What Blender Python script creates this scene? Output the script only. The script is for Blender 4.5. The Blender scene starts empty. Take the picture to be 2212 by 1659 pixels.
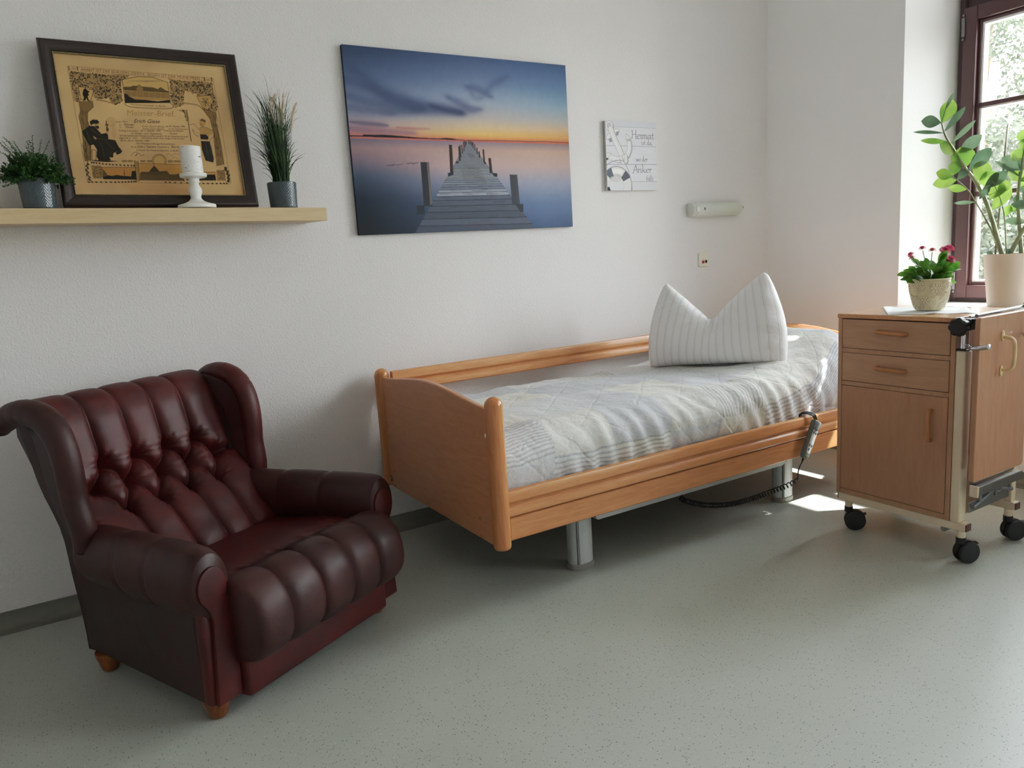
import bpy, bmesh, math, random
import numpy as np
from mathutils import Vector, Matrix, Euler

random.seed(7)
rng = np.random.default_rng(11)
SC = bpy.context.scene
COL = SC.collection
PI = math.pi

# ------------------------------------------------------------------ basics
def tag(o, label=None, cat=None, group=None, kind=None):
    if label: o['label'] = label
    if cat: o['category'] = cat
    if group: o['group'] = group
    if kind: o['kind'] = kind
    return o

def thing(name, label, cat, loc=(0, 0, 0), rotz=0.0, group=None, kind=None):
    o = bpy.data.objects.new(name, None)
    o.empty_display_size = 0.05
    COL.objects.link(o)
    o.location = loc
    o.rotation_euler = (0, 0, rotz)
    return tag(o, label, cat, group, kind)

def mk(name, verts, faces, mat, parent=None, smooth=True, world=True, autosmooth=None, uvs=None, label=None):
    """one mesh object; vertices given in world space unless world=False"""
    vs = [Vector(v) for v in verts]
    if parent is not None and world:
        root = parent
        M = Matrix.Identity(4)
        chain = []
        while root is not None:
            chain.append(root); root = root.parent
        for r in reversed(chain):
            M = M @ Matrix.LocRotScale(r.location, r.rotation_euler, r.scale)
        Mi = M.inverted()
        vs = [Mi @ v for v in vs]
    me = bpy.data.meshes.new(name)
    me.from_pydata([tuple(v) for v in vs], [], [tuple(f) for f in faces])
    if uvs is not None:
        lay = me.uv_layers.new(name='UVMap')
        idx = np.empty(len(me.loops), dtype=np.int32)
        me.loops.foreach_get('vertex_index', idx)
        lay.data.foreach_set('uv', np.asarray(uvs, dtype=np.float32)[idx].ravel())
    bm = bmesh.new(); bm.from_mesh(me)
    bmesh.ops.recalc_face_normals(bm, faces=bm.faces)
    bm.to_mesh(me); bm.free()
    if smooth:
        me.polygons.foreach_set('use_smooth', [True] * len(me.polygons))
        if autosmooth is not None:
            me.set_sharp_from_angle(angle=math.radians(autosmooth))
    if mat is not None: me.materials.append(mat)
    o = bpy.data.objects.new(name, me)
    COL.objects.link(o)
    if parent is not None: o.parent = parent
    if label: o['label'] = label
    return o

class G:
    """collects geometry for one mesh"""
    def __init__(s): s.v = []; s.f = []; s.uv = []
    def add(s, v, f, uv=None):
        b = len(s.v); s.v += [tuple(p) for p in v]; s.f += [tuple(i + b for i in q) for q in f]
        if uv is not None: s.uv += list(uv)
        return s
    def mk(s, name, mat, parent=None, **k):
        if s.uv and len(s.uv) == len(s.v): k['uvs'] = s.uv
        return mk(name, s.v, s.f, mat, parent, **k)

def loft(rings, cap=True, closed=True):
    n = len(rings[0]); v = [p for r in rings for p in r]; f = []
    for i in range(len(rings) - 1):
        for j in range(n if closed else n - 1):
            a = i * n + j; b = i * n + (j + 1) % n
            f.append((a, b, b + n, a + n))
    if cap and closed:
        f.append(tuple(range(n))[::-1]); f.append(tuple((len(rings) - 1) * n + j for j in range(n)))
    return v, f

def rbox(x0, x1, y0, y1, z0, z1, b=0.004, seg=2):
    """box with rounded edges"""
    bm = bmesh.new()
    bmesh.ops.create_cube(bm, size=1.0)
    for v in bm.verts:
        v.co = Vector(((x0 + x1) / 2 + v.co.x * (x1 - x0), (y0 + y1) / 2 + v.co.y * (y1 - y0), (z0 + z1) / 2 + v.co.z * (z1 - z0)))
    if b > 0:
        bmesh.ops.bevel(bm, geom=list(bm.edges), offset=b, segments=seg, affect='EDGES', profile=0.5)
    bm.verts.index_update()
    v = [tuple(q.co) for q in bm.verts]; f = [tuple(q.index for q in p.verts) for p in bm.faces]
    bm.free()
    return v, f

def frame_axes(path):
    P = [Vector(p) for p in path]; out = []
    up = Vector((0, 0, 1)); prev = None
    for i in range(len(P)):
        t = (P[min(i + 1, len(P) - 1)] - P[max(i - 1, 0)]).normalized()
        if prev is None:
            a = up if abs(t.dot(up)) < 0.95 else Vector((1, 0, 0))
            n = (a - t * a.dot(t)).normalized()
        else:
            n = (prev - t * prev.dot(t)).normalized()
        prev = n
        out.append((P[i], t, n, t.cross(n)))
    return out

def tube(path, rad, n=10, cap=True, flat=1.0):
    fr = frame_axes(path); rings = []
    for i, (p, t, nn, b) in enumerate(fr):
        r = rad[i] if hasattr(rad, '__len__') else rad
        rings.append([p + nn * (r * math.cos(2 * PI * k / n)) + b * (r * flat * math.sin(2 * PI * k / n)) for k in range(n)])
    return loft(rings, cap)

def catmull(pts, per=8):
    P = [Vector(p) for p in pts]; out = []
    for i in range(len(P) - 1):
        p0 = P[max(i - 1, 0)]; p1 = P[i]; p2 = P[i + 1]; p3 = P[min(i + 2, len(P) - 1)]
        for k in range(per):
            t = k / per
            out.append(0.5 * ((2 * p1) + (p2 - p0) * t + (2 * p0 - 5 * p1 + 4 * p2 - p3) * t * t + (3 * p1 - p0 - 3 * p2 + p3) * t ** 3))
    out.append(P[-1])
    return out

def lathe(prof, cx, cy, n=40, cap=True):
    rings = [[(cx + r * math.cos(2 * PI * k / n), cy + r * math.sin(2 * PI * k / n), z) for k in range(n)] for r, z in prof]
    return loft(rings, cap)

def prism(poly, fn0, fn1):
    """polygon extruded between two maps of its 2D points"""
    n = len(poly)
    v = [fn0(*p) for p in poly] + [fn1(*p) for p in poly]
    f = [tuple(range(n))[::-1], tuple(range(n, 2 * n))] + [(i, (i + 1) % n, n + (i + 1) % n, n + i) for i in range(n)]
    return v, f

def gridmesh(fn, nu, nv):
    v = [fn(i / nu, j / nv) for j in range(nv + 1) for i in range(nu + 1)]
    uv = [(i / nu, j / nv) for j in range(nv + 1) for i in range(nu + 1)]
    f = [(j * (nu + 1) + i, j * (nu + 1) + i + 1, (j + 1) * (nu + 1) + i + 1, (j + 1) * (nu + 1) + i) for j in range(nv) for i in range(nu)]
    return v, f, uv

def sm(a, b, x):
    t = min(1, max(0, (x - a) / (b - a))); return t * t * (3 - 2 * t)

# ------------------------------------------------------------------ materials
def lin(c):
    return tuple((x / 12.92 if x <= 0.04045 else ((x + 0.055) / 1.055) ** 2.4) for x in c)
def rgb(r, g, b): return lin((r / 255, g / 255, b / 255)) + (1.0,)

class NT:
    def __init__(s, name):
        s.m = bpy.data.materials.new(name); s.m.use_nodes = True
        s.t = s.m.node_tree; s.b = s.t.nodes['Principled BSDF']; s.out = s.t.nodes['Material Output']
    def n(s, ty, **k):
        x = s.t.nodes.new('ShaderNode' + ty)
        for a, v in k.items(): setattr(x, a, v)
        return x
    def l(s, a, b): s.t.links.new(a, b)
    def inp(s, node, **k):
        for a, v in k.items(): node.inputs[a.replace('_', ' ')].default_value = v
    def coords(s, kind='Object', scale=(1, 1, 1), rot=(0, 0, 0)):
        tc = s.n('TexCoord'); mp = s.n('Mapping')
        mp.inputs['Scale'].default_value = scale; mp.inputs['Rotation'].default_value = rot
        s.l(tc.outputs[kind], mp.inputs['Vector']); return mp.outputs['Vector']
    def noise(s, vec, scale, detail=3, rough=0.5, dist=0.0):
        x = s.n('TexNoise'); s.l(vec, x.inputs['Vector'])
        x.inputs['Scale'].default_value = scale; x.inputs['Detail'].default_value = detail
        x.inputs['Roughness'].default_value = rough; x.inputs['Distortion'].default_value = dist
        return x.outputs['Fac']
    def ramp(s, fac, stops, interp='LINEAR'):
        r = s.n('ValToRGB'); r.color_ramp.interpolation = interp
        e = r.color_ramp.elements
        e[0].position, e[0].color = stops[0]; e[1].position, e[1].color = stops[1]
        for p, c in stops[2:]:
            q = e.new(p); q.color = c
        s.l(fac, r.inputs['Fac']); return r.outputs['Color']
    def math(s, op, a, b=None, c=None):
        m = s.n('Math', operation=op)
        for i, x in enumerate((a, b, c)):
            if x is None: continue
            if hasattr(x, 'is_linked') or hasattr(x, 'links'): s.l(x, m.inputs[i])
            else: m.inputs[i].default_value = x
        return m.outputs[0]
    def mix(s, fac, a, b, blend='MIX'):
        m = s.n('Mix', data_type='RGBA', blend_type=blend)
        for i, x in ((0, fac), (6, a), (7, b)):
            if hasattr(x, 'links'): s.l(x, m.inputs[i])
            else: m.inputs[i].default_value = x
        return m.outputs[2]
    def bump(s, h, strength=0.3, dist=0.01, prev=None):
        b = s.n('Bump'); s.l(h, b.inputs['Height'])
        b.inputs['Strength'].default_value = strength; b.inputs['Distance'].default_value = dist
        if prev is not None: s.l(prev, b.inputs['Normal'])
        return b.outputs['Normal']
    def fin(s, color=None, rough=None, normal=None, metal=None, coat=None, coat_r=0.1, spec=None, rough_sock=None):
        if color is not None:
            if hasattr(color, 'links'): s.l(color, s.b.inputs['Base Color'])
            else: s.b.inputs['Base Color'].default_value = color
        if rough is not None:
            if hasattr(rough, 'links'): s.l(rough, s.b.inputs['Roughness'])
            else: s.b.inputs['Roughness'].default_value = rough
        if normal is not None: s.l(normal, s.b.inputs['Normal'])
        if metal is not None: s.b.inputs['Metallic'].default_value = metal
        if coat is not None:
            s.b.inputs['Coat Weight'].default_value = coat; s.b.inputs['Coat Roughness'].default_value = coat_r
        if spec is not None: s.b.inputs['Specular IOR Level'].default_value = spec
        return s.m

def plain(name, c, rough=0.5, metal=0.0, var=0.06, scale=30, bump=0.0, coat=None, spec=None):
    t = NT(name); v = t.coords('Object')
    n = t.noise(v, scale, 3)
    dark = tuple(x * (1 - var) for x in c[:3]) + (1,); lite = tuple(min(1, x * (1 + var)) for x in c[:3]) + (1,)
    col = t.ramp(n, [(0.3, dark), (0.7, lite)])
    nm = t.bump(n, bump, 0.002) if bump else None
    return t.fin(col, rough, nm, metal, coat, spec=spec)

def wood(name, base, dark, scale=(1, 14, 14), rough=0.32, coat=0.25, amount=0.55):
    t = NT(name); v = t.coords('Object', scale)
    n1 = t.noise(v, 6.0, 6, 0.6, 0.8)
    v2 = t.coords('Object', tuple(k * 6 for k in scale))
    n2 = t.noise(v2, 9.0, 2, 0.5)
    f = t.math('ADD', t.math('MULTIPLY', n1, 0.75), t.math('MULTIPLY', n2, 0.25))
    mid = tuple(b * amount + d * (1 - amount) for b, d in zip(base, dark))
    col = t.ramp(f, [(0.34, dark), (0.5, mid), (0.66, base)])
    return t.fin(col, rough, t.bump(n2, 0.04, 0.001), coat=coat, coat_r=0.2)

M = {}
def build_materials():
    # woodchip wallpaper
    t = NT('woodchip_wallpaper'); v = t.coords('Object')
    n1 = t.noise(v, 135, 2, 0.45); n2 = t.noise(v, 70, 2, 0.5)
    ch = t.ramp(n1, [(0.54, (0, 0, 0, 1)), (0.66, (1, 1, 1, 1))])
    h = t.math('ADD', t.math('MULTIPLY', ch, 0.8), t.math('MULTIPLY', n2, 0.5))
    big = t.noise(v, 1.3, 3)
    col = t.ramp(big, [(0.3, (0.83, 0.81, 0.805, 1)), (0.7, (0.865, 0.845, 0.84, 1))])
    M['wall'] = t.fin(col, 0.9, t.bump(h, 0.34, 0.005), spec=0.25)
    t = NT('plaster_lightened_for_fill'); v = t.coords('Object')
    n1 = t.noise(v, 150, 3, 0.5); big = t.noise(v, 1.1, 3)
    col = t.ramp(big, [(0.3, (0.93, 0.925, 0.92, 1)), (0.7, (0.955, 0.95, 0.945, 1))])  # right wall colour raised above the other walls to replace missing fill light
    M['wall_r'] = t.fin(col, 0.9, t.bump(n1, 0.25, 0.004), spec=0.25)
    M['ceiling'] = plain('ceiling_paint', (0.90, 0.89, 0.87, 1), 0.9, var=0.02, scale=20, bump=0.1, spec=0.2)
    # speckled vinyl floor
    t = NT('speckled_vinyl'); v = t.coords('Object')
    def specks(scale, rad, keep):
        vo = t.n('TexVoronoi', feature='F1'); t.l(v, vo.inputs['Vector']); vo.inputs['Scale'].default_value = scale
        d = t.math('LESS_THAN', vo.outputs['Distance'], rad)
        sep = t.n('SeparateColor'); t.l(vo.outputs['Color'], sep.inputs['Color'])
        return t.math('MULTIPLY', d, t.math('LESS_THAN', sep.outputs['Red'], keep))
    cloud = t.noise(v, 2.5, 4)
    base = t.ramp(cloud, [(0.3, rgb(172, 176, 168)), (0.7, rgb(181, 185, 177))])
    fine = t.noise(v, 420, 2, 0.6)
    base = t.mix(0.35, base, t.ramp(fine, [(0.35, rgb(140, 145, 135)), (0.65, rgb(196, 198, 188))]))
    c1 = t.mix(specks(105, 0.18, 0.34), base, rgb(98, 103, 102))
    c2 = t.mix(specks(150, 0.2, 0.3), c1, rgb(116, 121, 118))
    c3 = t.mix(specks(90, 0.15, 0.25), c2, rgb(205, 203, 190))
    wv = t.noise(v, 3.0, 2)
    M['floor'] = t.fin(c3, t.math('ADD', 0.34, t.math('MULTIPLY', cloud, 0.12)), t.bump(wv, 0.05, 0.01), spec=0.5)
    M['baseboard'] = plain('vinyl_skirting', rgb(120, 120, 110), 0.45, var=0.05)
    # woods
    M['beech'] = wood('beech_bed', rgb(216, 156, 106), rgb(196, 132, 84), (1.2, 14, 14))
    M['beech_v'] = wood('beech_bed_upright', rgb(208, 142, 90), rgb(186, 118, 70), (14, 14, 1.2), rough=0.25, coat=0.5)
    M['beech_panel'] = wood('beech_panel', rgb(204, 142, 100), rgb(190, 126, 84), (8, 1.5, 9))
    M['cab_h'] = wood('cabinet_beech_across', rgb(188, 148, 118), rgb(178, 135, 104), (10, 1.2, 12), rough=0.38, coat=0.15)
    M['cab_v'] = wood('cabinet_beech_upright', rgb(186, 142, 112), rgb(175, 128, 98), (10, 9, 1.0), rough=0.38, coat=0.15)
    M['cab_edge'] = wood('cabinet_edge', rgb(188, 148, 116), rgb(177, 133, 102), (8, 8, 1.2), rough=0.4, coat=0.1)
    M['cab_top'] = wood('cabinet_top', rgb(208, 158, 118), rgb(192, 138, 98), (1.2, 12, 12), rough=0.22, coat=0.4)
    M['handle_wood'] = plain('handle_orange_plastic', rgb(182, 124, 82), 0.35)
    M['maple'] = wood('maple_shelf', rgb(222, 196, 160), rgb(206, 178, 140), (1.0, 10, 12), rough=0.45, coat=0.1)
    M['foot_wood'] = wood('chair_foot_wood', rgb(150, 84, 34), rgb(104, 52, 18), (12, 12, 2), rough=0.3)
    # leather
    def leather(name, c1, c2, c3):
        t = NT(name); v = t.coords('Object')
        vo = t.n('TexVoronoi', feature='DISTANCE_TO_EDGE'); t.l(v, vo.inputs['Vector']); vo.inputs['Scale'].default_value = 230
        n = t.noise(v, 7, 5, 0.6)
        cr = t.noise(v, 26, 6, 0.7, 1.5)
        col = t.ramp(n, [(0.3, c1), (0.5, c2), (0.72, c3)])
        scuff = t.ramp(cr, [(0.62, (0, 0, 0, 1)), (0.8, (1, 1, 1, 1))])
        col = t.mix(t.math('MULTIPLY', scuff, 0.25), col, rgb(120, 66, 60))
        nm = t.bump(vo.outputs['Distance'], 0.12, 0.002)
        nm = t.bump(cr, 0.16, 0.004, nm)
        return t.fin(col, t.math('ADD', 0.36, t.math('MULTIPLY', n, 0.2)), nm, spec=0.45)
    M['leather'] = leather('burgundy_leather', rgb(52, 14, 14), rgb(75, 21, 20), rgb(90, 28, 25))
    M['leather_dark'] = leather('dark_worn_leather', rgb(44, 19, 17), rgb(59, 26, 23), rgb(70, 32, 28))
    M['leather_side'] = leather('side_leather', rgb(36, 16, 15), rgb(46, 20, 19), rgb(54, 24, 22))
    # metals and plastics
    M['alu'] = plain('grey_lacquered_metal', rgb(196, 198, 198), 0.38, 0.25, 0.03, 60)
    M['alu_dark'] = plain('grey_metal_side', rgb(120, 124, 126), 0.4, 0.6, 0.03, 60)
    M['foot_plastic'] = plain('grey_plastic', rgb(150, 148, 140), 0.5)
    M['chrome'] = plain('chrome', rgb(215, 217, 222), 0.12, 1.0, 0.02)
    M['chrome_dull'] = plain('dull_chrome', rgb(150, 150, 150), 0.3, 1.0, 0.05)
    M['cream_metal'] = plain('cream_lacquered_steel', rgb(226, 208, 184), 0.4, 0.0, 0.03)
    M['cream_plastic'] = plain('cream_plastic', rgb(232, 204, 158), 0.35)
    M['black'] = plain('black_plastic', rgb(30, 31, 32), 0.45, 0.0, 0.15, 40)
    M['tyre'] = plain('dark_rubber', rgb(36, 40, 40), 0.6, 0.0, 0.12, 60)
    M['brown_cap'] = plain('brown_end_cap', rgb(96, 62, 50), 0.5)
    M['brass'] = plain('brass_screw', rgb(176, 132, 82), 0.35, 0.9)
    M['white_plastic'] = plain('white_plastic', rgb(236, 234, 226), 0.4, 0.0, 0.02)
    M['ivory'] = plain('ivory_plastic', rgb(236, 230, 212), 0.35, 0.0, 0.02)
    M['red'] = plain('red_button', rgb(196, 26, 56), 0.35)
    M['hole'] = plain('dark_socket', rgb(20, 18, 16), 0.7)
    M['remote'] = plain('grey_remote_plastic', rgb(112, 118, 116), 0.5)
    M['remote_face'] = plain('pale_grey_face', rgb(196, 200, 196), 0.45)
    M['remote_btn'] = plain('slate_keys', rgb(92, 104, 116), 0.4)
    M['green_label'] = plain('green_tag', rgb(26, 50, 40), 0.5)
    M['soil'] = plain('potting_soil', rgb(40, 30, 24), 0.95, var=0.4, scale=120, bump=0.6)
    # frame, glass, paper
    M['frame_dark'] = wood('mahogany_frame', rgb(44, 24, 20), rgb(26, 13, 11), (6, 6, 6), rough=0.3, coat=0.35)
    M['gilt'] = plain('beaded_gilt', rgb(150, 138, 104), 0.45, 0.4, 0.5, 420)
    M['canvas_side'] = plain('canvas_edge_navy', rgb(34, 50, 74), 0.8)
    M['canvas_white'] = plain('canvas_edge_grey', rgb(196, 194, 192), 0.85)
    for nm, rg, cv in (('print_matte', 0.6, True), ('print_paper', 0.75, False)):
        t = NT(nm); a = t.n('Attribute'); a.attribute_name = 'paint'
        nrm = None
        if cv:
            w = t.n('TexNoise'); t.l(t.coords('Object'), w.inputs['Vector']); w.inputs['Scale'].default_value = 900
            nrm = t.bump(w.outputs['Fac'], 0.08, 0.001)
        M[nm] = t.fin(a.outputs['Color'], rg, nrm, spec=0.35)
    def pane(name, tint, refl):
        t = NT(name)
        tr = t.n('BsdfTransparent'); tr.inputs['Color'].default_value = tint
        gl = t.n('BsdfGlossy'); gl.inputs['Roughness'].default_value = 0.03
        mx = t.n('MixShader'); lw = t.n('LayerWeight'); lw.inputs['Blend'].default_value = 0.25
        t.l(t.math('MULTIPLY', lw.outputs['Fresnel'], refl), mx.inputs['Fac'])
        t.l(tr.outputs[0], mx.inputs[1]); t.l(gl.outputs[0], mx.inputs[2]); t.l(mx.outputs[0], t.out.inputs['Surface'])
        return t.m
    M['glass'] = pane('window_pane_glass', (0.93, 0.96, 0.95, 1), 0.6)
    M['pic_glass'] = pane('picture_glass', (0.97, 0.97, 0.96, 1), 0.25)
    # window
    M['win'] = plain('oxblood_window_paint', rgb(88, 60, 62), 0.4, 0.0, 0.04, 20, coat=0.2)
    M['win_dark'] = plain('dark_oxblood_paint', rgb(66, 44, 46), 0.45, 0.0, 0.05, 20)
    M['win_white'] = plain('white_glazing_bead', rgb(240, 238, 238), 0.5, 0.0, 0.02)
    M['sill'] = plain('white_sill', rgb(236, 236, 232), 0.35, 0.0, 0.02)
    # ceramics
    M['pot_grey'] = plain('grey_glazed_ceramic', rgb(70, 84, 90), 0.22, 0.0, 0.12, 30, coat=0.4)
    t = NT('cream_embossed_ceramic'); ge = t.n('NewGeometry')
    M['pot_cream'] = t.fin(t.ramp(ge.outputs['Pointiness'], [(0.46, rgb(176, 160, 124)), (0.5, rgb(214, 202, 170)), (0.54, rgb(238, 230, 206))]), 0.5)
    M['pot_beige'] = plain('beige_plant_pot', rgb(214, 196, 178), 0.55, 0.0, 0.03, 12)
    M['holder'] = plain('white_lacquered_wood', rgb(236, 236, 230), 0.35, 0.0, 0.02)
    t = NT('birch_candle_wax'); v = t.coords('Object', (6, 6, 60))
    n = t.noise(v, 5, 4, 0.6, 0.4); v2 = t.coords('Object', (1, 1, 1)); n2 = t.noise(v2, 18, 2)
    mk_ = t.math('MULTIPLY', t.math('GREATER_THAN', n, 0.60), t.math('GREATER_THAN', n2, 0.48))
    col = t.mix(mk_, (0.86, 0.845, 0.81, 1), rgb(70, 60, 58))
    t.b.inputs['Subsurface Weight'].default_value = 0.2; t.b.inputs['Subsurface Radius'].default_value = (0.01, 0.008, 0.006)
    M['candle'] = t.fin(col, 0.5, t.bump(n, 0.1, 0.002))
    # leaves
    def leaf(name, c1, c2, trans=0.35, rough=0.4, scale=18):
        t = NT(name); v = t.coords('Object'); n = t.noise(v, scale, 3)
        col = t.ramp(n, [(0.32, c1), (0.68, c2)])
        t.fin(col, rough)
        tl = t.n('BsdfTranslucent'); t.l(col, tl.inputs['Color'])
        mx = t.n('MixShader'); mx.inputs['Fac'].default_value = trans
        t.l(t.b.outputs[0], mx.inputs[1]); t.l(tl.outputs[0], mx.inputs[2]); t.l(mx.outputs[0], t.out.inputs['Surface'])
        return t.m
    M['box_leaf'] = leaf('small_green_leaf', rgb(28, 62, 26), rgb(66, 116, 46), 0.25, scale=40)
    M['grass'] = leaf('dark_grass_blade', rgb(18, 42, 14), rgb(42, 72, 24), 0.12, 0.75)
    M['plume'] = leaf('pale_plume', rgb(244, 234, 220), rgb(250, 244, 234), 0.5, 0.9)
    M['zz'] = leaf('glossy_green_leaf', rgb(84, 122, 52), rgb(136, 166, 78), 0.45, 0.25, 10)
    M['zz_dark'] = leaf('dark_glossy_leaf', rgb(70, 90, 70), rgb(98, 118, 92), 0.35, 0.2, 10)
    M['zz_stem'] = leaf('pale_green_stem', rgb(120, 128, 96), rgb(150, 156, 118), 0.1, 0.4)
    M['daisy_leaf'] = leaf('spoon_shaped_leaf', rgb(56, 112, 34), rgb(112, 160, 62), 0.4, 0.4, 25)
    M['daisy_stem'] = leaf('thin_green_stem', rgb(80, 110, 64), rgb(108, 134, 84), 0.1)
    M['petal'] = leaf('pink_petal', rgb(206, 62, 108), rgb(232, 128, 160), 0.35, 0.6, 60)
    M['petal_pale'] = leaf('salmon_petal', rgb(214, 120, 120), rgb(236, 160, 160), 0.35, 0.6, 60)
    M['stick'] = plain('grey_stake', rgb(120, 112, 98), 0.7)
    M['tree_leaf'] = leaf('tree_leaf', rgb(58, 64, 52), rgb(76, 82, 66), 0.4, 0.7, 3)
    M['bark'] = plain('bark', rgb(110, 96, 78), 0.9, var=0.3, scale=8, bump=0.4)
    t = NT('lawn'); v = t.coords('Object'); n = t.noise(v, 3, 5)
    M['lawn'] = t.fin(t.ramp(n, [(0.3, rgb(128, 126, 118)), (0.7, rgb(156, 152, 144))]), 0.95, spec=0.1)
    # textiles
    t = NT('striped_pillowcase'); tc = t.n('TexCoord'); sep = t.n('SeparateXYZ'); t.l(tc.outputs['UV'], sep.inputs[0])
    ph = t.math('FRACT', t.math('MULTIPLY', sep.outputs['X'], 17.0))
    d1 = t.math('LESS_THAN', t.math('ABSOLUTE', t.math('SUBTRACT', ph, 0.42)), 0.055)
    d2 = t.math('LESS_THAN', t.math('ABSOLUTE', t.math('SUBTRACT', ph, 0.58)), 0.035)
    st = t.math('MAXIMUM', d1, t.math('MULTIPLY', d2, 0.7))
    col = t.mix(t.math('MULTIPLY', st, 0.36), (0.84, 0.835, 0.84, 1), rgb(176, 168, 164))
    v = t.coords('Object'); n1 = t.noise(v, 14, 5, 0.6, 0.8); n2 = t.noise(v, 700, 1)
    nm = t.bump(n2, 0.1, 0.001); nm = t.bump(n1, 0.55, 0.012, nm)
    M['pillow'] = t.fin(col, 0.85, nm, spec=0.2)
    # quilt: patchwork of pale blue-grey, cream and ticking stripes
    t = NT('patchwork_bedspread'); tc = t.n('TexCoord'); v = t.coords('Object')
    wob = t.n('TexNoise'); t.l(v, wob.inputs['Vector']); wob.inputs['Scale'].default_value = 9; wob.inputs['Detail'].default_value = 2
    off = t.n('VectorMath', operation='SCALE'); t.l(wob.outputs['Color'], off.inputs[0]); off.inputs['Scale'].default_value = 0.035
    uv = t.n('VectorMath', operation='ADD'); t.l(tc.outputs['UV'], uv.inputs[0]); t.l(off.outputs[0], uv.inputs[1])
    sep = t.n('SeparateXYZ'); t.l(uv.outputs[0], sep.inputs[0])
    X, Y = sep.outputs['X'], sep.outputs['Y']            # metres along and across the bed
    cx = t.math('FLOOR', t.math('MULTIPLY', X, 3.6)); cy = t.math('FLOOR', t.math('MULTIPLY', Y, 4.0))
    cmb = t.n('CombineXYZ'); t.l(cx, cmb.inputs[0]); t.l(cy, cmb.inputs[1])
    wn = t.n('TexWhiteNoise', noise_dimensions='3D'); t.l(cmb.outputs[0], wn.inputs['Vector'])
    cell = t.ramp(wn.outputs['Value'], [(0.0, rgb(224, 226, 226)), (0.22, rgb(226, 225, 220)), (0.42, rgb(215, 217, 221)), (0.6, rgb(232, 231, 224)), (0.78, rgb(216, 218, 222))], 'CONSTANT')
    s2 = t.n('SeparateColor'); t.l(wn.outputs['Color'], s2.inputs['Color'])
    isst = t.math('GREATER_THAN', s2.outputs['Green'], 0.70)
    dirn = t.math('GREATER_THAN', s2.outputs['Blue'], 0.30)
    sc = t.math('ADD', t.math('MULTIPLY', Y, dirn), t.math('MULTIPLY', X, t.math('SUBTRACT', 1.0, dirn)))
    fr = t.math('FRACT', t.math('MULTIPLY', sc, 52))
    strp = t.math('MULTIPLY', t.math('LESS_THAN', fr, 0.42), isst)
    col = t.mix(t.math('MULTIPLY', strp, 0.55), cell, rgb(160, 164, 174))
    fl = t.noise(v, 60, 4, 0.7); fm = t.math('GREATER_THAN', fl, 0.60)
    col = t.mix(t.math('MULTIPLY', fm, 0.22), col, rgb(160, 164, 172))
    a1 = t.math('ABSOLUTE', t.math('SUBTRACT', t.math('FRACT', t.math('MULTIPLY', t.math('ADD', X, Y), 4.2)), 0.5))
    a2 = t.math('ABSOLUTE', t.math('SUBTRACT', t.math('FRACT', t.math('MULTIPLY', t.math('SUBTRACT', X, Y), 4.2)), 0.5))
    q = t.math('MINIMUM', t.math('MULTIPLY', a1, 18), t.math('MULTIPLY', a2, 18)); q = t.math('MINIMUM', q, 1.0)
    n1 = t.noise(v, 30, 5, 0.62, 1.2); n2 = t.noise(v, 500, 1)
    nm = t.bump(n2, 0.08, 0.001); nm = t.bump(n1, 0.38, 0.012, nm); nm = t.bump(q, 0.25, 0.006, nm)
    M['quilt'] = t.fin(col, 0.85, nm, spec=0.2)
    M['doily'] = plain('white_cloth_runner', rgb(238, 240, 240), 0.85, 0.0, 0.06, 60, bump=0.3, spec=0.2)
    # wall lamp
    t = NT('frosted_green_shade'); v = t.coords('Object'); n = t.noise(v, 6, 2)
    col = t.ramp(n, [(0.35, rgb(216, 222, 216)), (0.65, rgb(214, 219, 206))])
    M['shade'] = t.fin(col, 0.35, spec=0.5)
    M['lamp_base'] = plain('grey_lamp_base', rgb(212, 214, 210), 0.4)
build_materials()
# ------------------------------------------------------------------ the room
XR, XL, YF, ZC = 2.588, -3.3, -4.75, 3.35
WX = 2.95
def struct(o):
    o['kind'] = 'structure'; return o

struct(mk('floor', [(XL - .1, YF - .1, 0), (XR + .1, YF - .1, 0), (XR + .1, .1, 0), (XL - .1, .1, 0), (XL - .1, YF - .1, -.2), (XR + .1, YF - .1, -.2), (XR + .1, .1, -.2), (XL - .1, .1, -.2)],
   [(0, 1, 2, 3), (7, 6, 5, 4), (0, 4, 5, 1), (1, 5, 6, 2), (2, 6, 7, 3), (3, 7, 4, 0)], M['floor'], smooth=False))
g = G().add(*rbox(XL - .3, XR + .52, YF - .3, .3, ZC, ZC + .2, 0)); struct(g.mk('ceiling', M['ceiling'], smooth=False))
g = G().add(*rbox(XL - .3, XR + .52, 0, .3, -.2, ZC, 0)); struct(g.mk('wall_back', M['wall'], smooth=False))
g = G().add(*rbox(XL - .3, XL, YF, 0, -.2, ZC, 0)); struct(g.mk('wall_left', M['wall'], smooth=False))
g = G().add(*rbox(XL - .3, XR + .52, YF - .3, YF, -.2, ZC, 0)); struct(g.mk('wall_front', M['wall'], smooth=False))

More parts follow.
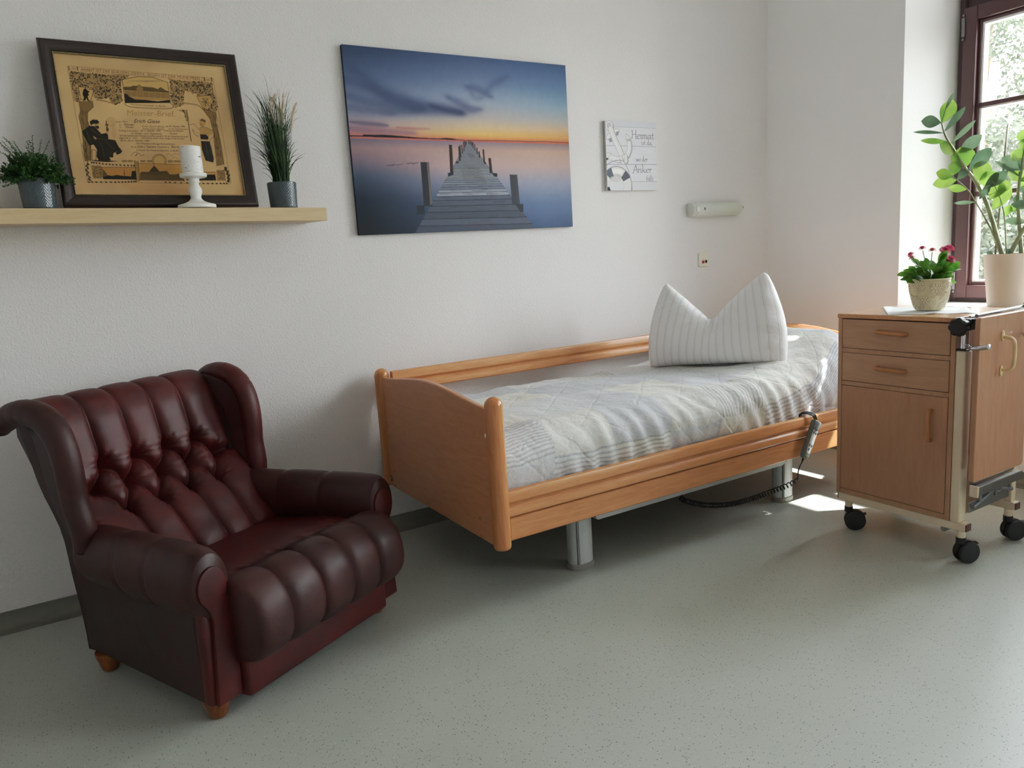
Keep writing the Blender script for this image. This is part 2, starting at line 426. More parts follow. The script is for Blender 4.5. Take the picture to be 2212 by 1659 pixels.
# right wall: two deep splayed window openings
SILL, HEAD = 0.800, 2.78
holes = [(-2.225, -0.838), (-4.30, -2.91)]
g = G()
def quad(a, b, c, d): g.add([a, b, c, d], [(0, 1, 2, 3)])
ys = [YF, holes[1][0], holes[1][1], holes[0][0], holes[0][1], 0.0]
XO = 3.10
for i in range(5):
    y0, y1 = ys[i], ys[i + 1]
    if i in (1, 3):
        quad((XR, y0, 0), (XR, y1, 0), (XR, y1, SILL), (XR, y0, SILL)); quad((XR, y0, HEAD), (XR, y1, HEAD), (XR, y1, ZC), (XR, y0, ZC))
        s = 0.092
        a0, a1 = y0 + s, y1 - s; hz = HEAD - .03
        quad((XR, y1, SILL), (WX, a1, SILL), (WX, a1, hz), (XR, y1, HEAD)); quad((XR, y0, SILL), (WX, a0, SILL), (WX, a0, hz), (XR, y0, HEAD))
        quad((XR, y0, SILL), (XR, y1, SILL), (WX, a1, SILL), (WX, a0, SILL)); quad((XR, y0, HEAD), (XR, y1, HEAD), (WX, a1, hz), (WX, a0, hz))
        for (p, q) in (((a1, SILL), (a1, hz)), ((a0, SILL), (a0, hz)), ((a0, SILL), (a1, SILL)), ((a0, hz), (a1, hz))):
            quad((WX, p[0], p[1]), (WX, q[0], q[1]), (XO, q[0], q[1]), (XO, p[0], p[1]))
        quad((XO, y0, 0), (XO, y1, 0), (XO, y1, SILL), (XO, y0, SILL)); quad((XO, y0, hz), (XO, y1, hz), (XO, y1, ZC), (XO, y0, ZC))
        quad((XO, y0, SILL), (XO, a0, SILL), (XO, a0, hz), (XO, y0, hz)); quad((XO, a1, SILL), (XO, y1, SILL), (XO, y1, hz), (XO, a1, hz))
    else:
        quad((XR, y0, 0), (XR, y1, 0), (XR, y1, ZC), (XR, y0, ZC)); quad((XO, y0, 0), (XO, y1, 0), (XO, y1, ZC), (XO, y0, ZC))
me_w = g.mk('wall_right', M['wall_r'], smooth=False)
bm = bmesh.new(); bm.from_mesh(me_w.data); bmesh.ops.remove_doubles(bm, verts=bm.verts, dist=1e-5)
# thin soft edge where the plaster turns into the reveal
ed = [e for e in bm.edges if all(abs(v.co.x - XR) < 1e-4 for v in e.verts) and any(abs(f.normal.x) < 0.99 for f in e.link_faces) and all(v.co.z >= SILL - .01 and v.co.z <= HEAD + .01 for v in e.verts)]
bmesh.ops.recalc_face_normals(bm, faces=bm.faces)
bmesh.ops.bevel(bm, geom=ed, offset=0.012, segments=3, affect='EDGES')
bm.to_mesh(me_w.data); bm.free()
struct(me_w)

# coved vinyl skirting, turned up from the floor
def skirting(name, a, b, inward):
    prof = [(0.0, 0.058), (0.006, 0.058), (0.007, 0.045), (0.010, 0.028), (0.018, 0.012), (0.03, 0.004), (0.045, 0.0015), (0.075, 0.0012), (0.075, 0.0), (0, 0)]
    A, B, N = Vector(a), Vector(b), Vector(inward)
    r = [[tuple(P + N * d + Vector((0, 0, z))) for d, z in prof] for P in (A, B)]
    return struct(mk(name, *loft(r), M['baseboard'], smooth=True, autosmooth=40))
skirting('baseboard_back', (XL, 0, 0), (XR, 0, 0), (0, -1, 0))
skirting('baseboard_right', (XR, YF, 0), (XR, 0, 0), (-1, 0, 0))
skirting('baseboard_left', (XL, YF, 0), (XL, 0, 0), (1, 0, 0))

# ---------------------------------------------------------------- windows
def window(name, yl, yr):
    """yl = end nearer the bed, yr = other end"""
    w = thing(name, None, None, (WX, (yl + yr) / 2, SILL + .022)); w['kind'] = 'structure'
    Z0, Z1, TR = SILL + .022, 2.75, 2.275
    fx0, fx1 = WX - .045, WX + .045
    g = G()
    for b in ((fx0, fx1, yl - .034, yl, Z0, Z1), (fx0, fx1, yr, yr + .034, Z0, Z1), (fx0, fx1, yr + .034, yl - .034, Z0, Z0 + .028), (fx0, fx1, yr + .034, yl - .034, Z1 - .035, Z1), (fx0 + .004, fx1, yr + .034, yl - .034, TR, TR + .05)):
        g.add(*rbox(*b, .003, 1))
    g.mk('window_frame', M['win_dark'], w, smooth=False)
    ym = (yl + yr) / 2
    def sash(y0, y1, z0, z1, muntins, hinge_y):
        # y0 < y1
        st = .066; g = G(); sx0, sx1 = WX - .062, WX + .01
        for b in ((y0, y0 + st, z0, z1), (y1 - st, y1, z0, z1), (y0 + st, y1 - st, z0, z0 + st), (y0 + st, y1 - st, z1 - st, z1)):
            g.add(*rbox(sx0, sx1, *b, .004, 2))
        s = g.mk('sash', M['win'], w, smooth=False)
        g = G()   # moulded inner step
        m = .016
        for b in ((y0 + st, y0 + st + m, z0 + st, z1 - st), (y1 - st - m, y1 - st, z0 + st, z1 - st), (y0 + st + m, y1 - st - m, z0 + st, z0 + st + m), (y0 + st + m, y1 - st - m, z1 - st - m, z1 - st)):
            g.add(*rbox(sx0 + .02, sx1, *b, .004, 2))
        g.mk('moulding', M['win'], s, smooth=False)
        a0, a1, c0, c1 = y0 + st + m, y1 - st - m, z0 + st + m, z1 - st - m
        g = G()
        for b in ((a0, a0 + .011, c0, c1), (a1 - .011, a1, c0, c1), (a0 + .011, a1 - .011, c0, c0 + .011), (a0 + .011, a1 - .011, c1 - .011, c1)):
            g.add(*rbox(sx0 + .026, sx1 - .005, *b, .001, 1))
        g.mk('glazing_bead', M['win_white'], s, smooth=False)
        for mz in muntins:
            g = G().add(*rbox(WX - .045, WX + .02, a0, a1, mz - .012, mz + .012, .004, 2)); g.mk('muntin', M['win'], s, smooth=False)
            g = G().add(*rbox(WX - .036, WX + .012, a0, a1, mz - .017, mz - .0121, .001, 1)); g.mk('glazing_bead', M['win_white'], s, smooth=False)
        g = G().add(*rbox(WX - .004, WX, a0 - .003, a1 + .003, c0 - .003, c1 + .003, 0)); g.mk('pane', M['glass'], s, smooth=False)
        for hz in ([z0 + .09, z1 - .09] if muntins else [z0 + .07]):
            path = [(sx0 - .004, hinge_y, hz - .045), (sx0 - .004, hinge_y, hz + .045)]
            g = G().add(*tube(path, .0085, 12))
            for k in range(2):
                g.add(*tube([(sx0 - .004, hinge_y, hz - .062 + k * .114), (sx0 - .004, hinge_y, hz - .052 + k * .114)], .006, 10))
            g.mk('hinge', M['chrome_dull'], s, autosmooth=40)
    sash(ym + .003, yl - .026, Z0 + .022, TR + .006, (1.373, 1.806), yl - .03)
    sash(yr + .026, ym - .003, Z0 + .022, TR + .006, (1.373, 1.806), yr + .03)
    sash(ym + .003, yl - .026, TR + .044, Z1 - .03, (), yl - .03)
    sash(yr + .026, ym - .003, TR + .044, Z1 - .03, (), yr + .03)
    g = G().add(*rbox(WX - .075, WX - .055, ym - .022, ym + .022, Z0 + .022, TR, .006, 2)); g.mk('centre_strip', M['win'], w, smooth=False)
    return w
window('window_1', -.932, -2.131)
window('window_2', -3.004, -4.206)
for i, (y0, y1) in enumerate(holes):
    g = G()
    poly = [(XR - .0, y0 + .004), (XR - .0, y1 - .004), (WX + .02, y1 - .094), (WX + .02, y0 + .094)]
    g.add(*prism(poly, lambda x, y: (x, y, SILL + .001), lambda x, y: (x, y, SILL + .022)))
    struct(g.mk('trim_%d' % (i + 1), M['sill'], smooth=False))
# ------------------------------------------------------------------ care bed
bed = thing('care_bed', 'beech-coloured nursing bed with rounded foot posts, standing on grey metal lift columns', 'bed', (1.05, -.55, 0))
def rounded_post(name, x, y, z0, z1, r, mat=None):
    prof = [(r * .55, z0), (r * .9, z0 + .004), (r, z0 + .012)] + [(r, z0 + .02), (r, z1 - r * .95)]
    for k in range(1, 8):
        a = PI / 2 * k / 8
        prof.append((r * math.cos(a), z1 - r * .95 + r * .95 * math.sin(a)))
    prof.append((0.0005, z1))
    return mk(name, *lathe(prof, x, y, 32), mat or M['beech_v'], bed, autosmooth=50)
BW0, BW1 = -1.04, -.06
postA = rounded_post('foot_post', 0, BW1, .229, .757, .031)
postB = rounded_post('foot_post', 0, BW0, .229, .757, .031)
# foot panel with its wave-shaped top
top = [(-.06, .722), (-.12, .7225), (-.174, .725), (-.26, .734), (-.353, .744), (-.43, .751), (-.50, .7545), (-.56, .755), (-.628, .752), (-.70, .7455), (-.753, .740), (-.81, .732), (-.858, .7265), (-.90, .7215), (-.94, .7185), (-.985, .717), (-1.04, .717)]
def wave_panel(name, x0, x1, tp, zb, mat):
    n = len(tp)
    rings = []
    for (x, dz, ) in ((x0, -.004), (x0 + .004, 0), (x1 - .004, 0), (x1, -.004)):
        rings.append([(x, y, z + dz) for y, z in tp] + [(x, y, zb - dz * .5) for y, z in reversed(tp)])
    return mk(name, *loft(rings), mat, bed, autosmooth=30)
fp = wave_panel('foot_panel', -.011, .011, top, .232, M['beech_panel'])
for (y, z) in ((-.136, .307), (-.139, .242), (-.912, .307), (-.912, .242)):
    g = G()
    pr = [(.0005, -.0135), (.005, -.0135), (.0062, -.0122), (.0062, -.010)]
    rings = [[(x, y + r * math.cos(2 * PI * k / 14), z + r * math.sin(2 * PI * k / 14)) for k in range(14)] for r, x in pr]
    g.add(*loft(rings)); g.mk('screw', M['brass'], fp, autosmooth=40)
rings = [[(x, -1.0125 + r * math.cos(2 * PI * k / 18), .624 + r * math.sin(2 * PI * k / 18)) for k in range(18)] for r, x in ((.0005, -.0225), (.007, -.022), (.0088, -.019), (.0088, -.010))]
mk('cover_cap', *loft(rings), M['white_plastic'], fp, autosmooth=40)
g = G().add(*rbox(-.0125, -.0112, -.108, -.072, .256, .278, .0005, 1)); tagp = g.mk('label_plate', M['green_label'], fp, smooth=False)
g = G().add(*rbox(-.0131, -.0124, -.104, -.078, .2705, .2735, 0)).add(*rbox(-.0131, -.0124, -.098, -.086, .2595, .2675, 0)); g.mk('label_print', M['remote_face'], tagp, smooth=False)

# moulded side rails: extruded profile
def rail(name, x0, x1, y, zt, zb, side, mat, bands):
    """profile runs along the outer face; side=-1 faces the room"""
    h = zt - zb; d = .024
    out = []
    for f, dep in bands: out.append((y + side * dep, zt - h * f))
    prof = [(y - side * d * .5, zt - .006), (y - side * d * .25, zt - .001)] + out + [(y - side * d * .5, zb)]
    rr = [[(x, p[0] , p[1]) for p in prof] for x in (x0, x0 + .003, x1 - .003, x1)]
    yc = y
    for q in (0, 3): rr[q] = [(p[0], yc + (p[1] - yc) * .85, (zt + zb) / 2 + (p[2] - (zt + zb) / 2) * .97) for p in rr[q]]
    return mk(name, *loft(rr), mat, bed, autosmooth=28)
bands_top = [(0, .002), (.03, .011), (.10, .0145), (.42, .015), (.5, .010), (.53, .007), (.60, .0065), (.66, .0125), (.72, .015), (.95, .015), (1.0, .012)]
rail('side_rail', .036, 2.10, BW0 + .020, .4225, .330, -1, M['beech'], bands_top)
rail('frame_rail', .040, 2.10, BW0 + .022, .3255, .245, -1, M['beech'], [(0, .009), (.04, .0135), (.95, .0135), (1.0, .010)])
rail('side_rail', .036, 2.10, BW1 - .020, .7425, .652, -1, M['beech'], bands_top)
rail('frame_rail', .040, 2.10, BW1 - .022, .3255, .245, -1, M['beech'], [(0, .009), (.04, .0135), (.95, .0135), (1.0, .010)])
# head end
HX = 2.13
topH = [(-.06, .727), (-.12, .728), (-.2, .733), (-.3, .744), (-.418, .757), (-.511, .763), (-.602, .762), (-.689, .755), (-.773, .742), (-.85, .731), (-.92, .724), (-1.04, .722)]
wave_panel('head_panel', HX - .011, HX + .011, topH, .232, M['beech_panel'])
rounded_post('head_post', HX, BW1, .229, .757, .031); rounded_post('head_post', HX, BW0, .229, .757, .031)
# slatted base between the rails
g = G()
for k in range(14):
    g.add(*rbox(.12 + k * .14, .18 + k * .14, BW1 - .96 + .045, BW1 - .045, .352, .362, .003, 1))
g.add(*rbox(.03, 2.10, BW0 + .05, BW0 + .08, .30, .352, .003, 1)).add(*rbox(.03, 2.10, BW1 - .08, BW1 - .05, .30, .352, .003, 1))
g.mk('slatted_base', M['alu_dark'], bed, smooth=False)
# lift columns with rounded plan
def column(x, y):
    def ring(sx, sy, z):
        pts = []
        for k in range(32):
            a = 2 * PI * k / 32; c, s = math.cos(a), math.sin(a)
            e = .85
            pts.append((x + sx * math.copysign(abs(c) ** e, c), y + sy * math.copysign(abs(s) ** (e * .9 + .1), s), z))
        return pts
    rings = [ring(.052, .036, z) for z in (.02, .06, .18, .32)]
    c = mk('lift_column', *loft(rings), M['alu'], bed, autosmooth=40)
    mk('column_foot', *loft([ring(.054, .038, 0), ring(.056, .040, .006), ring(.056, .040, .022), ring(.053, .037, .024)]), M['foot_plastic'], c, autosmooth=40)
    for dx in (-.034, -.027):
        g = G().add(*rbox(x + dx - .001, x + dx + .001, y - .0345, y - .020, .025, .32, .0004, 1)); g.mk('column_groove', M['alu_dark'], c, smooth=False)
for (cx, cy) in ((.425, -.895), (1.605, -.895), (.425, -.205), (1.605, -.205)): column(cx, cy)
for by in (-.945, -.165):
    poly = [(.462, .300), (.462, .206), (.470, .197), (1.53, .197), (1.545, .206), (1.552, .225), (1.552, .300)]
    g = G().add(*prism(poly, lambda x, z: (x, by - .014, z), lambda x, z: (x, by + .014, z)))
    b = g.mk('long_beam', M['alu'], bed, smooth=False)
    for xx in (.456, 1.556):
        g = G().add(*rbox(xx - .004, xx + .004, by - .015, by + .015, .21, .30, .002, 1)); g.mk('beam_end_cap', M['black'], b, smooth=False)
# black drive cable below the head end
g = G()
cb = catmull([(1.545, -.60, .20), (1.575, -.66, .165), (1.60, -.70, .13), (1.625, -.72, .12), (1.65, -.70, .17), (1.67, -.66, .24)], 8)
g.add(*tube(cb, .014, 10)); g.mk('drive_cable', M['black'], bed)

# ------------------------------------------------------------------ bedspread over the mattress
def topz(x):
    return .604 + .040 * sm(1.25, 1.8, x) + .088 * sm(1.66, 1.98, x) * 1.25 - .006 * sm(.35, 0, x)
def quilt_pt(u, s):
    """u 0..1 along the bed, s arclength across (0 at wall side bottom .. 1 at room side bottom)"""
    x = .026 + u * 2.055
    hd = sm(1.70, 2.08, x)                            # rounded head end
    zt = topz(x)
    zb = .372
    yb, yf = -.108, -.985 + .045 * hd
    rad = .10
    h = zt - zb; w = yb - yf
    L = h + w + h; d = s * L
    if d < h: p = [yb, zb + d]
    elif d < h + w: p = [yb - (d - h), zt]
    else: p = [yf, zt - (d - h - w)]
    # soften the two long edges
    def rnd(py, pz):
        ex = min(py - yf, yb - py); ez = zt - pz
        if ex < rad and ez < rad:
            ax, az = rad - ex, rad - ez
            q = max(ax, az)
            l = math.hypot(ax, az)
            k = q / l if l > 1e-6 else 1
            ax *= k; az *= k
            sy = 1 if (py - yf) < (yb - py) else -1
            base = yf if sy > 0 else yb
            return base + sy * (rad - ax), zt - (rad - az)
        return py, pz
    y, z = rnd(*p)
    c = (y + .55) / .44
    z += .009 * (1 - min(1, c * c)) if d > h and d < h + w else 0
    # sagging bulge on the room side
    if d > h + w - .05:
        t = (d - (h + w - .05)) / (h + .05)
        y -= .016 * math.sin(PI * min(1, t)) * (1 + .5 * math.sin(7 * x + 1))
    # head end turns down
    if x > 1.965:
        t = (x - 1.965) / .116
        drop = 1 - math.sqrt(max(0, 1 - min(1, t) ** 2))
        z = z - drop * .06 * (z - zb) / (zt - zb)
    # foot end rounded
    if x < .075:
        t = (.075 - x) / .05
        z -= (1 - math.sqrt(max(0, 1 - min(1, t) ** 2))) * .04 * (z - zb) / (zt - zb)
    return x, y, z, d
from mathutils import noise as mno
def quilt():
    NU, NV = 300, 150
    v, uv = [], []
    P = [[None] * (NU + 1) for _ in range(NV + 1)]
    for j in range(NV + 1):
        for i in range(NU + 1):
            x, y, z, d = quilt_pt(i / NU, j / NV)
            top_w = sm(.40, .46, z)
            n = mno.fractal(Vector((x * 4.5, y * 4.5, 3)), 1, 2, 3) * .010
            wr = mno.fractal(Vector((x * 10 + 3 * y, y * 6, z * 7)), 1, 2.2, 4) * .007
            # slanting pull folds on the room-side flank
            fl = sm(-.80, -.97, y) * sm(.02, .2, x)
            ph = x * 72 + (z - .4) * 40 + 3.0 * mno.noise(Vector((x * 3, z * 6, 0)))
            msk = max(0, mno.noise(Vector((x * 2.3 + 5, z * 2, 1))) * 1.3 + .4)
            fo = .0085 * math.sin(ph) * fl * msk
            z2 = z + (n + wr) * top_w
            y2 = y - fo - (wr * .9 + .004 * math.sin(x * 9 + 1.5)) * fl
            y2 = min(y2, -.095)
            v.append((x, y2, z2)); uv.append((x, d - .24))
    f = [(j * (NU + 1) + i, j * (NU + 1) + i + 1, (j + 1) * (NU + 1) + i + 1, (j + 1) * (NU + 1) + i) for j in range(NV) for i in range(NU)]
    # close the two ends and the underside
    b = len(v)
    lo = [j * (NU + 1) for j in range(NV + 1)]; hi = [j * (NU + 1) + NU for j in range(NV + 1)]
    f.append(tuple(lo)); 
    # head end: gathered cloth tucked in towards the mattress foot
    ring0 = [v[k] for k in hi]; cy, cz = -.55, .50
    prev = hi
    for q in range(1, 5):
        row = []
        for k, p in enumerate(ring0):
            t = q / 4
            zz = p[2]; px = p[0] + .03 * math.sin(PI * t * .9) - .16 * t * t
            yy = p[1] + (.02 * t if p[1] < cy else -.02 * t) + .004 * math.sin(k * .9)
            row.append(len(v)); v.append((px, yy, .375 + (zz - .375) * (1 - .25 * t))); uv.append((p[0] + .06 * q, uv[hi[k]][1]))
        for k in range(NV): f.append((prev[k], prev[k + 1], row[k + 1], row[k]))
        prev = row
    f.append(tuple(prev)[::-1])
    o = mk('bedspread', v, f, M['quilt'], None, uvs=uv)
    return tag(o, 'pale quilted patchwork bedspread with grey stripes spread over the nursing bed mattress', 'bedspread')
quilt()

# ------------------------------------------------------------------ pillow with a chop in its top edge
def pillow():
    NU, NV = 90, 70
    W2, H = .325, .42
    # outline in pillow plane (a across, b up)
    def bottom(u): return Vector((u * W2, .012 * (1 - u * u) - .004))
    tops = [(-1.0, .372), (-.965, .402), (-.925, .414), (-.88, .404), (-.60, .338), (-.35, .277), (-.14, .228), (-.06, .218), (.02, .226), (.25, .292), (.50, .348), (.72, .392), (.86, .418), (.92, .423), (.965, .410), (1.0, .375)]
    xs = [(-1.0, -.262), (-.925, -.238), (-.5, -.128), (-.06, -.020), (.4, .098), (.92, .229), (1.0, .256)]
    def interp(tb, t):
        for (a, b), (c, d) in zip(tb, tb[1:]):
            if t <= c:
                k = (t - a) / (c - a); return b + (d - b) * k
        return tb[-1][1]
    def topc(u): return Vector((interp(xs, u), interp(tops, u)))
    org = Vector((1.515, -.575, 0)); ang = math.radians(-30)
    ax = Vector((-math.sin(ang), -math.cos(ang), 0))     # across (towards the room)
    fw = Vector((-math.cos(ang), math.sin(ang), 0))      # out of the front face
    lean = .06
    def pos(u, v, side):
        B, T = bottom(u), topc(u)
        a = B.lerp(T, v)
        # side bulge
        a.x += math.copysign(.034 * math.sin(PI * v) ** .8 * abs(u) ** 3, u)
        e = max(0, 1 - abs(u) ** 3.2) ** .55 * max(0, 4 * v * (1 - v)) ** .42
        th = .135 * e * (1.06 - .45 * v)
        # the chop: pinch the centre top
        c = math.exp(-((u + .03) / .13) ** 2) * sm(.62, .98, v)
        th *= 1 - .70 * c
        fold = .010 * math.sin((math.atan2(a.y - .27, a.x + .02 + 1e-6)) * 9) * math.exp(-(math.hypot(a.x + .02, a.y - .26) / .09) ** 2) * min(1, math.hypot(a.x + .02, a.y - .26) / .02)
        pf = mno.fractal(Vector((a.x * 7, a.y * 9, side * 3)), 1, 2, 3) * .006 * e
        # dents along the right edge
        dent = .007 * math.sin(a.y * 60 + 8 * a.x) * sm(.55, .95, u) * e
        off = side * th + (fold if side > 0 else 0) + pf + dent
        zb = .626 + .05 * a.x
        p = org + ax * a.x + fw * (off - lean * a.y) + Vector((0, 0, zb + a.y + .0))
        return p
    v, f, uv = [], [], []
    for side in (1, -1):
        b = len(v)
        for j in range(NV + 1):
            for i in range(NU + 1):
                u = -1 + 2 * i / NU
                v.append(pos(u, j / NV, side)); uv.append((i / NU, j / NV))
        for j in range(NV):
            for i in range(NU):
                a = b + j * (NU + 1) + i
                f.append((a, a + 1, a + NU + 2, a + NU + 1) if side > 0 else (a, a + NU + 1, a + NU + 2, a + 1))
    o = mk('pillow', v, f, M['pillow'], None, uvs=uv)
    bm = bmesh.new(); bm.from_mesh(o.data); bmesh.ops.remove_doubles(bm, verts=bm.verts, dist=.0012); bmesh.ops.recalc_face_normals(bm, faces=bm.faces); bm.to_mesh(o.data); bm.free()
    tag(o, 'plump white pillow with thin grey stripes and two pointed ears, upright on the bedspread', 'pillow')
pillow()

# ------------------------------------------------------------------ handset on the side rail
rem = thing('bed_remote', 'grey bed handset with coiled black cord hooked over the near side rail', 'remote control', (1.56, -1.08, .30))
def remote():
    yb = BW0 + .020 - .015 - .010       # back of the handset clears the rail face
    A = Vector((1.632, 0, .402)); B = Vector((1.545, 0, .246))   # top and bottom along the body
    ud = (A - B); L = ud.length; ud.normalize(); sd = Vector((ud.z, 0, -ud.x))
    def pt(s, t, y): return Vector((0, y, 0)) + B + ud * (t * L) + sd * s
    def ring(t, hw, d0, d1):
        pts = []
        for k in range(20):
            a = 2 * PI * k / 20; c, s = math.cos(a), math.sin(a)
            cc = math.copysign(abs(c) ** .5, c); ss = math.copysign(abs(s) ** .5, s)
            pts.append(pt(hw * cc, t, yb - d0 - d1 * .5 * (1 + ss)))
        return pts
    rings = [ring(0, .014, .006, .012), ring(.02, .019, .003, .018), ring(.10, .0225, 0, .024), ring(.45, .0225, 0, .024), ring(.80, .0245, 0, .026), ring(.95, .026, 0, .03), ring(.99, .024, .003, .024), ring(1.0, .02, .006, .018)]
    body = mk('handset_body', *loft(rings), M['remote'], rem, autosmooth=45)
    rr = []
    for (dd, sc) in ((.0, 1), (.0015, 1), (.002, .94)):
        pts = []
        for k in range(24):
            a = 2 * PI * k / 24; c, s = math.cos(a), math.sin(a)
            pts.append(pt(.0165 * sc * math.copysign(abs(c) ** .5, c), .50 + .355 * sc * math.copysign(abs(s) ** .7, s), yb - .0235 - dd))
        rr.append(pts)
    face = mk('button_panel', *loft(rr), M['remote_face'], body, autosmooth=40)
    for (s, t) in ((-.007, .80), (.007, .80), (-.007, .69), (.007, .69), (-.0075, .36), (.0075, .36), (-.0035, .25)):
        c = pt(s, t, yb - .0255)
        rings = [[tuple(c + sd * (r * math.cos(2 * PI * k / 12)) + ud * (r * 1.2 * math.sin(2 * PI * k / 12)) + Vector((0, dy, 0))) for k in range(12)] for r, dy in ((.0052, .001), (.0052, -.0012), (.0035, -.002))]
        mk('button', *loft(rings), M['remote_btn'], face, autosmooth=40)
    # hook over the rail
    hk = [(1.632, yb - .008, .398), (1.627, yb - .010, .415), (1.618, yb - .006, .431), (1.606, yb + .012, .4385), (1.595, yb + .034, .4375), (1.592, yb + .040, .431), (1.592, yb + .041, .420)]
    hp = catmull(hk, 6)
    rings = []
    for p, t, n, b in frame_axes(hp):
        w = Vector((.85, 0, .25)).normalized() * .0095
        nn = t.cross(w).normalized() * .0022
        rings.append([p + w + nn, p - w + nn, p - w - nn, p + w - nn])
    mk('hook', *loft(rings), M['black'], rem, smooth=False)
    # cord: straight tail, then the coil
    tail = catmull([tuple(pt(0, .01, yb - .011)), tuple(pt(0, -.10, yb - .011)), tuple(pt(-.004, -.30, yb - .010)), (1.513, yb - .006, .150)], 6)
    g = G().add(*tube(tail[:7], [.0065 - .0006 * k for k in range(7)], 10)).add(*tube(tail[5:], .0026, 8))
    g.mk('cord', M['black'], rem)
    ctr = catmull([(1.513, yb - .006, .150), (1.45, -1.035, .132), (1.37, -1.015, .118), (1.26, -1.0, .106), (1.14, -.985, .108), (1.02, -.975, .132), (.93, -.966, .165), (.893, -.962, .190)], 30)
    fr = frame_axes(ctr); acc = 0; coil = []
    N = len(fr); turns = 46
    lens = [0]
    for i in range(1, N): lens.append(lens[-1] + (fr[i][0] - fr[i - 1][0]).length)
    T = lens[-1]
    path = []
    STEP = turns * 10
    for q in range(STEP + 1):
        s = T * q / STEP
        i = max(0, min(N - 2, next((k for k in range(N - 1) if lens[k + 1] >= s), N - 2)))
        t = (s - lens[i]) / max(1e-9, lens[i + 1] - lens[i])
        p = fr[i][0].lerp(fr[i + 1][0], t); n = fr[i][2]; b = fr[i][3]
        fr0 = q / STEP
        ph = 2 * PI * (turns * (fr0 ** 1.18))
        path.append(p + n * (.0095 * math.cos(ph)) + b * (.0095 * math.sin(ph)))
    mk('coiled_cord', *tube(path, .0027, 5), M['black'], rem)
remote()
# ------------------------------------------------------------------ bedside cabinet on castors
CX0, CX1, CYL, CYR, CZ0, CZ1 = 1.484, 1.880, -1.264, -1.724, .159, .900
cab = thing('bedside_cabinet', 'beech-coloured rolling bedside cabinet with two drawers, door and folded side table', 'cabinet', ((CX0 + CX1) / 2, (CYL + CYR) / 2, 0))
t_ = .017
g = G()   # carcass: two sides, back, bottom, rails
g.add(*rbox(CX0, CX1, CYL - t_, CYL, CZ0, CZ1 - t_, .0012, 1)).add(*rbox(CX0, CX1, CYR, CYR + t_, CZ0, CZ1 - t_, .0012, 1))
g.add(*rbox(CX1 - .012, CX1, CYR + t_, CYL - t_, CZ0, CZ1 - t_, 0)).add(*rbox(CX0 + .001, CX1, CYR + t_, CYL - t_, CZ0, CZ0 + .020, .001, 1))
for z in (.7555, .6225):
    g.add(*rbox(CX0 + .001, CX1 - .02, CYR + t_, CYL - t_, z - .0085, z + .0085, .001, 1))
g.mk('carcass', M['cab_edge'], cab, smooth=False)
g = G().add(*rbox(CX0 - .003, CX1 + .002, CYR - .002, CYL + .003, CZ1 - t_, CZ1, .003, 2)); g.mk('top', M['cab_top'], cab, smooth=False)
def bow(name, p0, p1, out, r, mat, parent, flare=1.0):
    a, b, o = Vector(p0), Vector(p1), Vector(out)
    d = (b - a).normalized()
    L = (b - a).length
    pts = catmull([a - o * .15, a + o * .5, a + o * .86 + d * .003, a + o + d * .010, a + o * 1.02 + d * .022, a.lerp(b, .5) + o * 1.03, b + o * 1.02 - d * .022, b + o - d * .010, b + o * .86 - d * .003, b + o * .5, b - o * .15], 5)
    return mk(name, *tube(pts, r, 14), mat, parent)
yl, yr = CYL - t_ - .002, CYR + t_ + .002
for z0, z1, hz in ((.7655, .8795, .836), (.6330, .7455, .697)):
    g = G().add(*rbox(CX0 - .0005, CX0 + .016, yr, yl, z0, z1, .0015, 1)); d = g.mk('drawer', M['cab_h'], cab, smooth=False)
    bow('handle', (CX0, -1.438, hz), (CX0, -1.545, hz - .004), (-.022, 0, 0), .0078, M['handle_wood'], d)
g = G().add(*rbox(CX0 - .0005, CX0 + .016, yr, yl, CZ0 + .0215, .6125, .0015, 1)); d = g.mk('door', M['cab_v'], cab, smooth=False)
bow('handle', (CX0, -1.648, .560), (CX0, -1.648, .450), (-.022, 0, 0), .0078, M['handle_wood'], d)
# cream steel underframe: two cross tubes running under the body, uprights beside it
XA, XB = CX0 + .024, 1.860
for xx, nm in ((XA, 'a'), (XB, 'b')):
    g = G().add(*rbox(xx - .018, xx + .018, -1.778, CYL - .004, .127, .1575, .003, 2))
    b = g.mk('base_tube', M['cream_metal'], cab, smooth=False)
    g = G().add(*rbox(xx - .0165, xx + .0165, -1.7835, -1.7782, .1285, .156, .002, 1)); g.mk('end_cap', M['brown_cap'], b, smooth=False)
    g = G().add(*rbox(xx - .016, xx + .016, CYL - .0038, CYL - .0005, .1285, .156, .001, 1)); g.mk('end_cap', M['black'], b, smooth=False)
for yy in (-1.36, -1.60):
    g = G().add(*rbox(XA + .02, XB - .02, yy - .012, yy + .012, .130, .155, .002, 1)); g.mk('cross_tube', M['cream_metal'], cab, smooth=False)
g = G().add(*tube([(XA - .012, -1.70, .119), (XA + .05, -1.70, .119)], .011, 14)); g.mk('pivot_pin', M['chrome_dull'], cab, autosmooth=40)
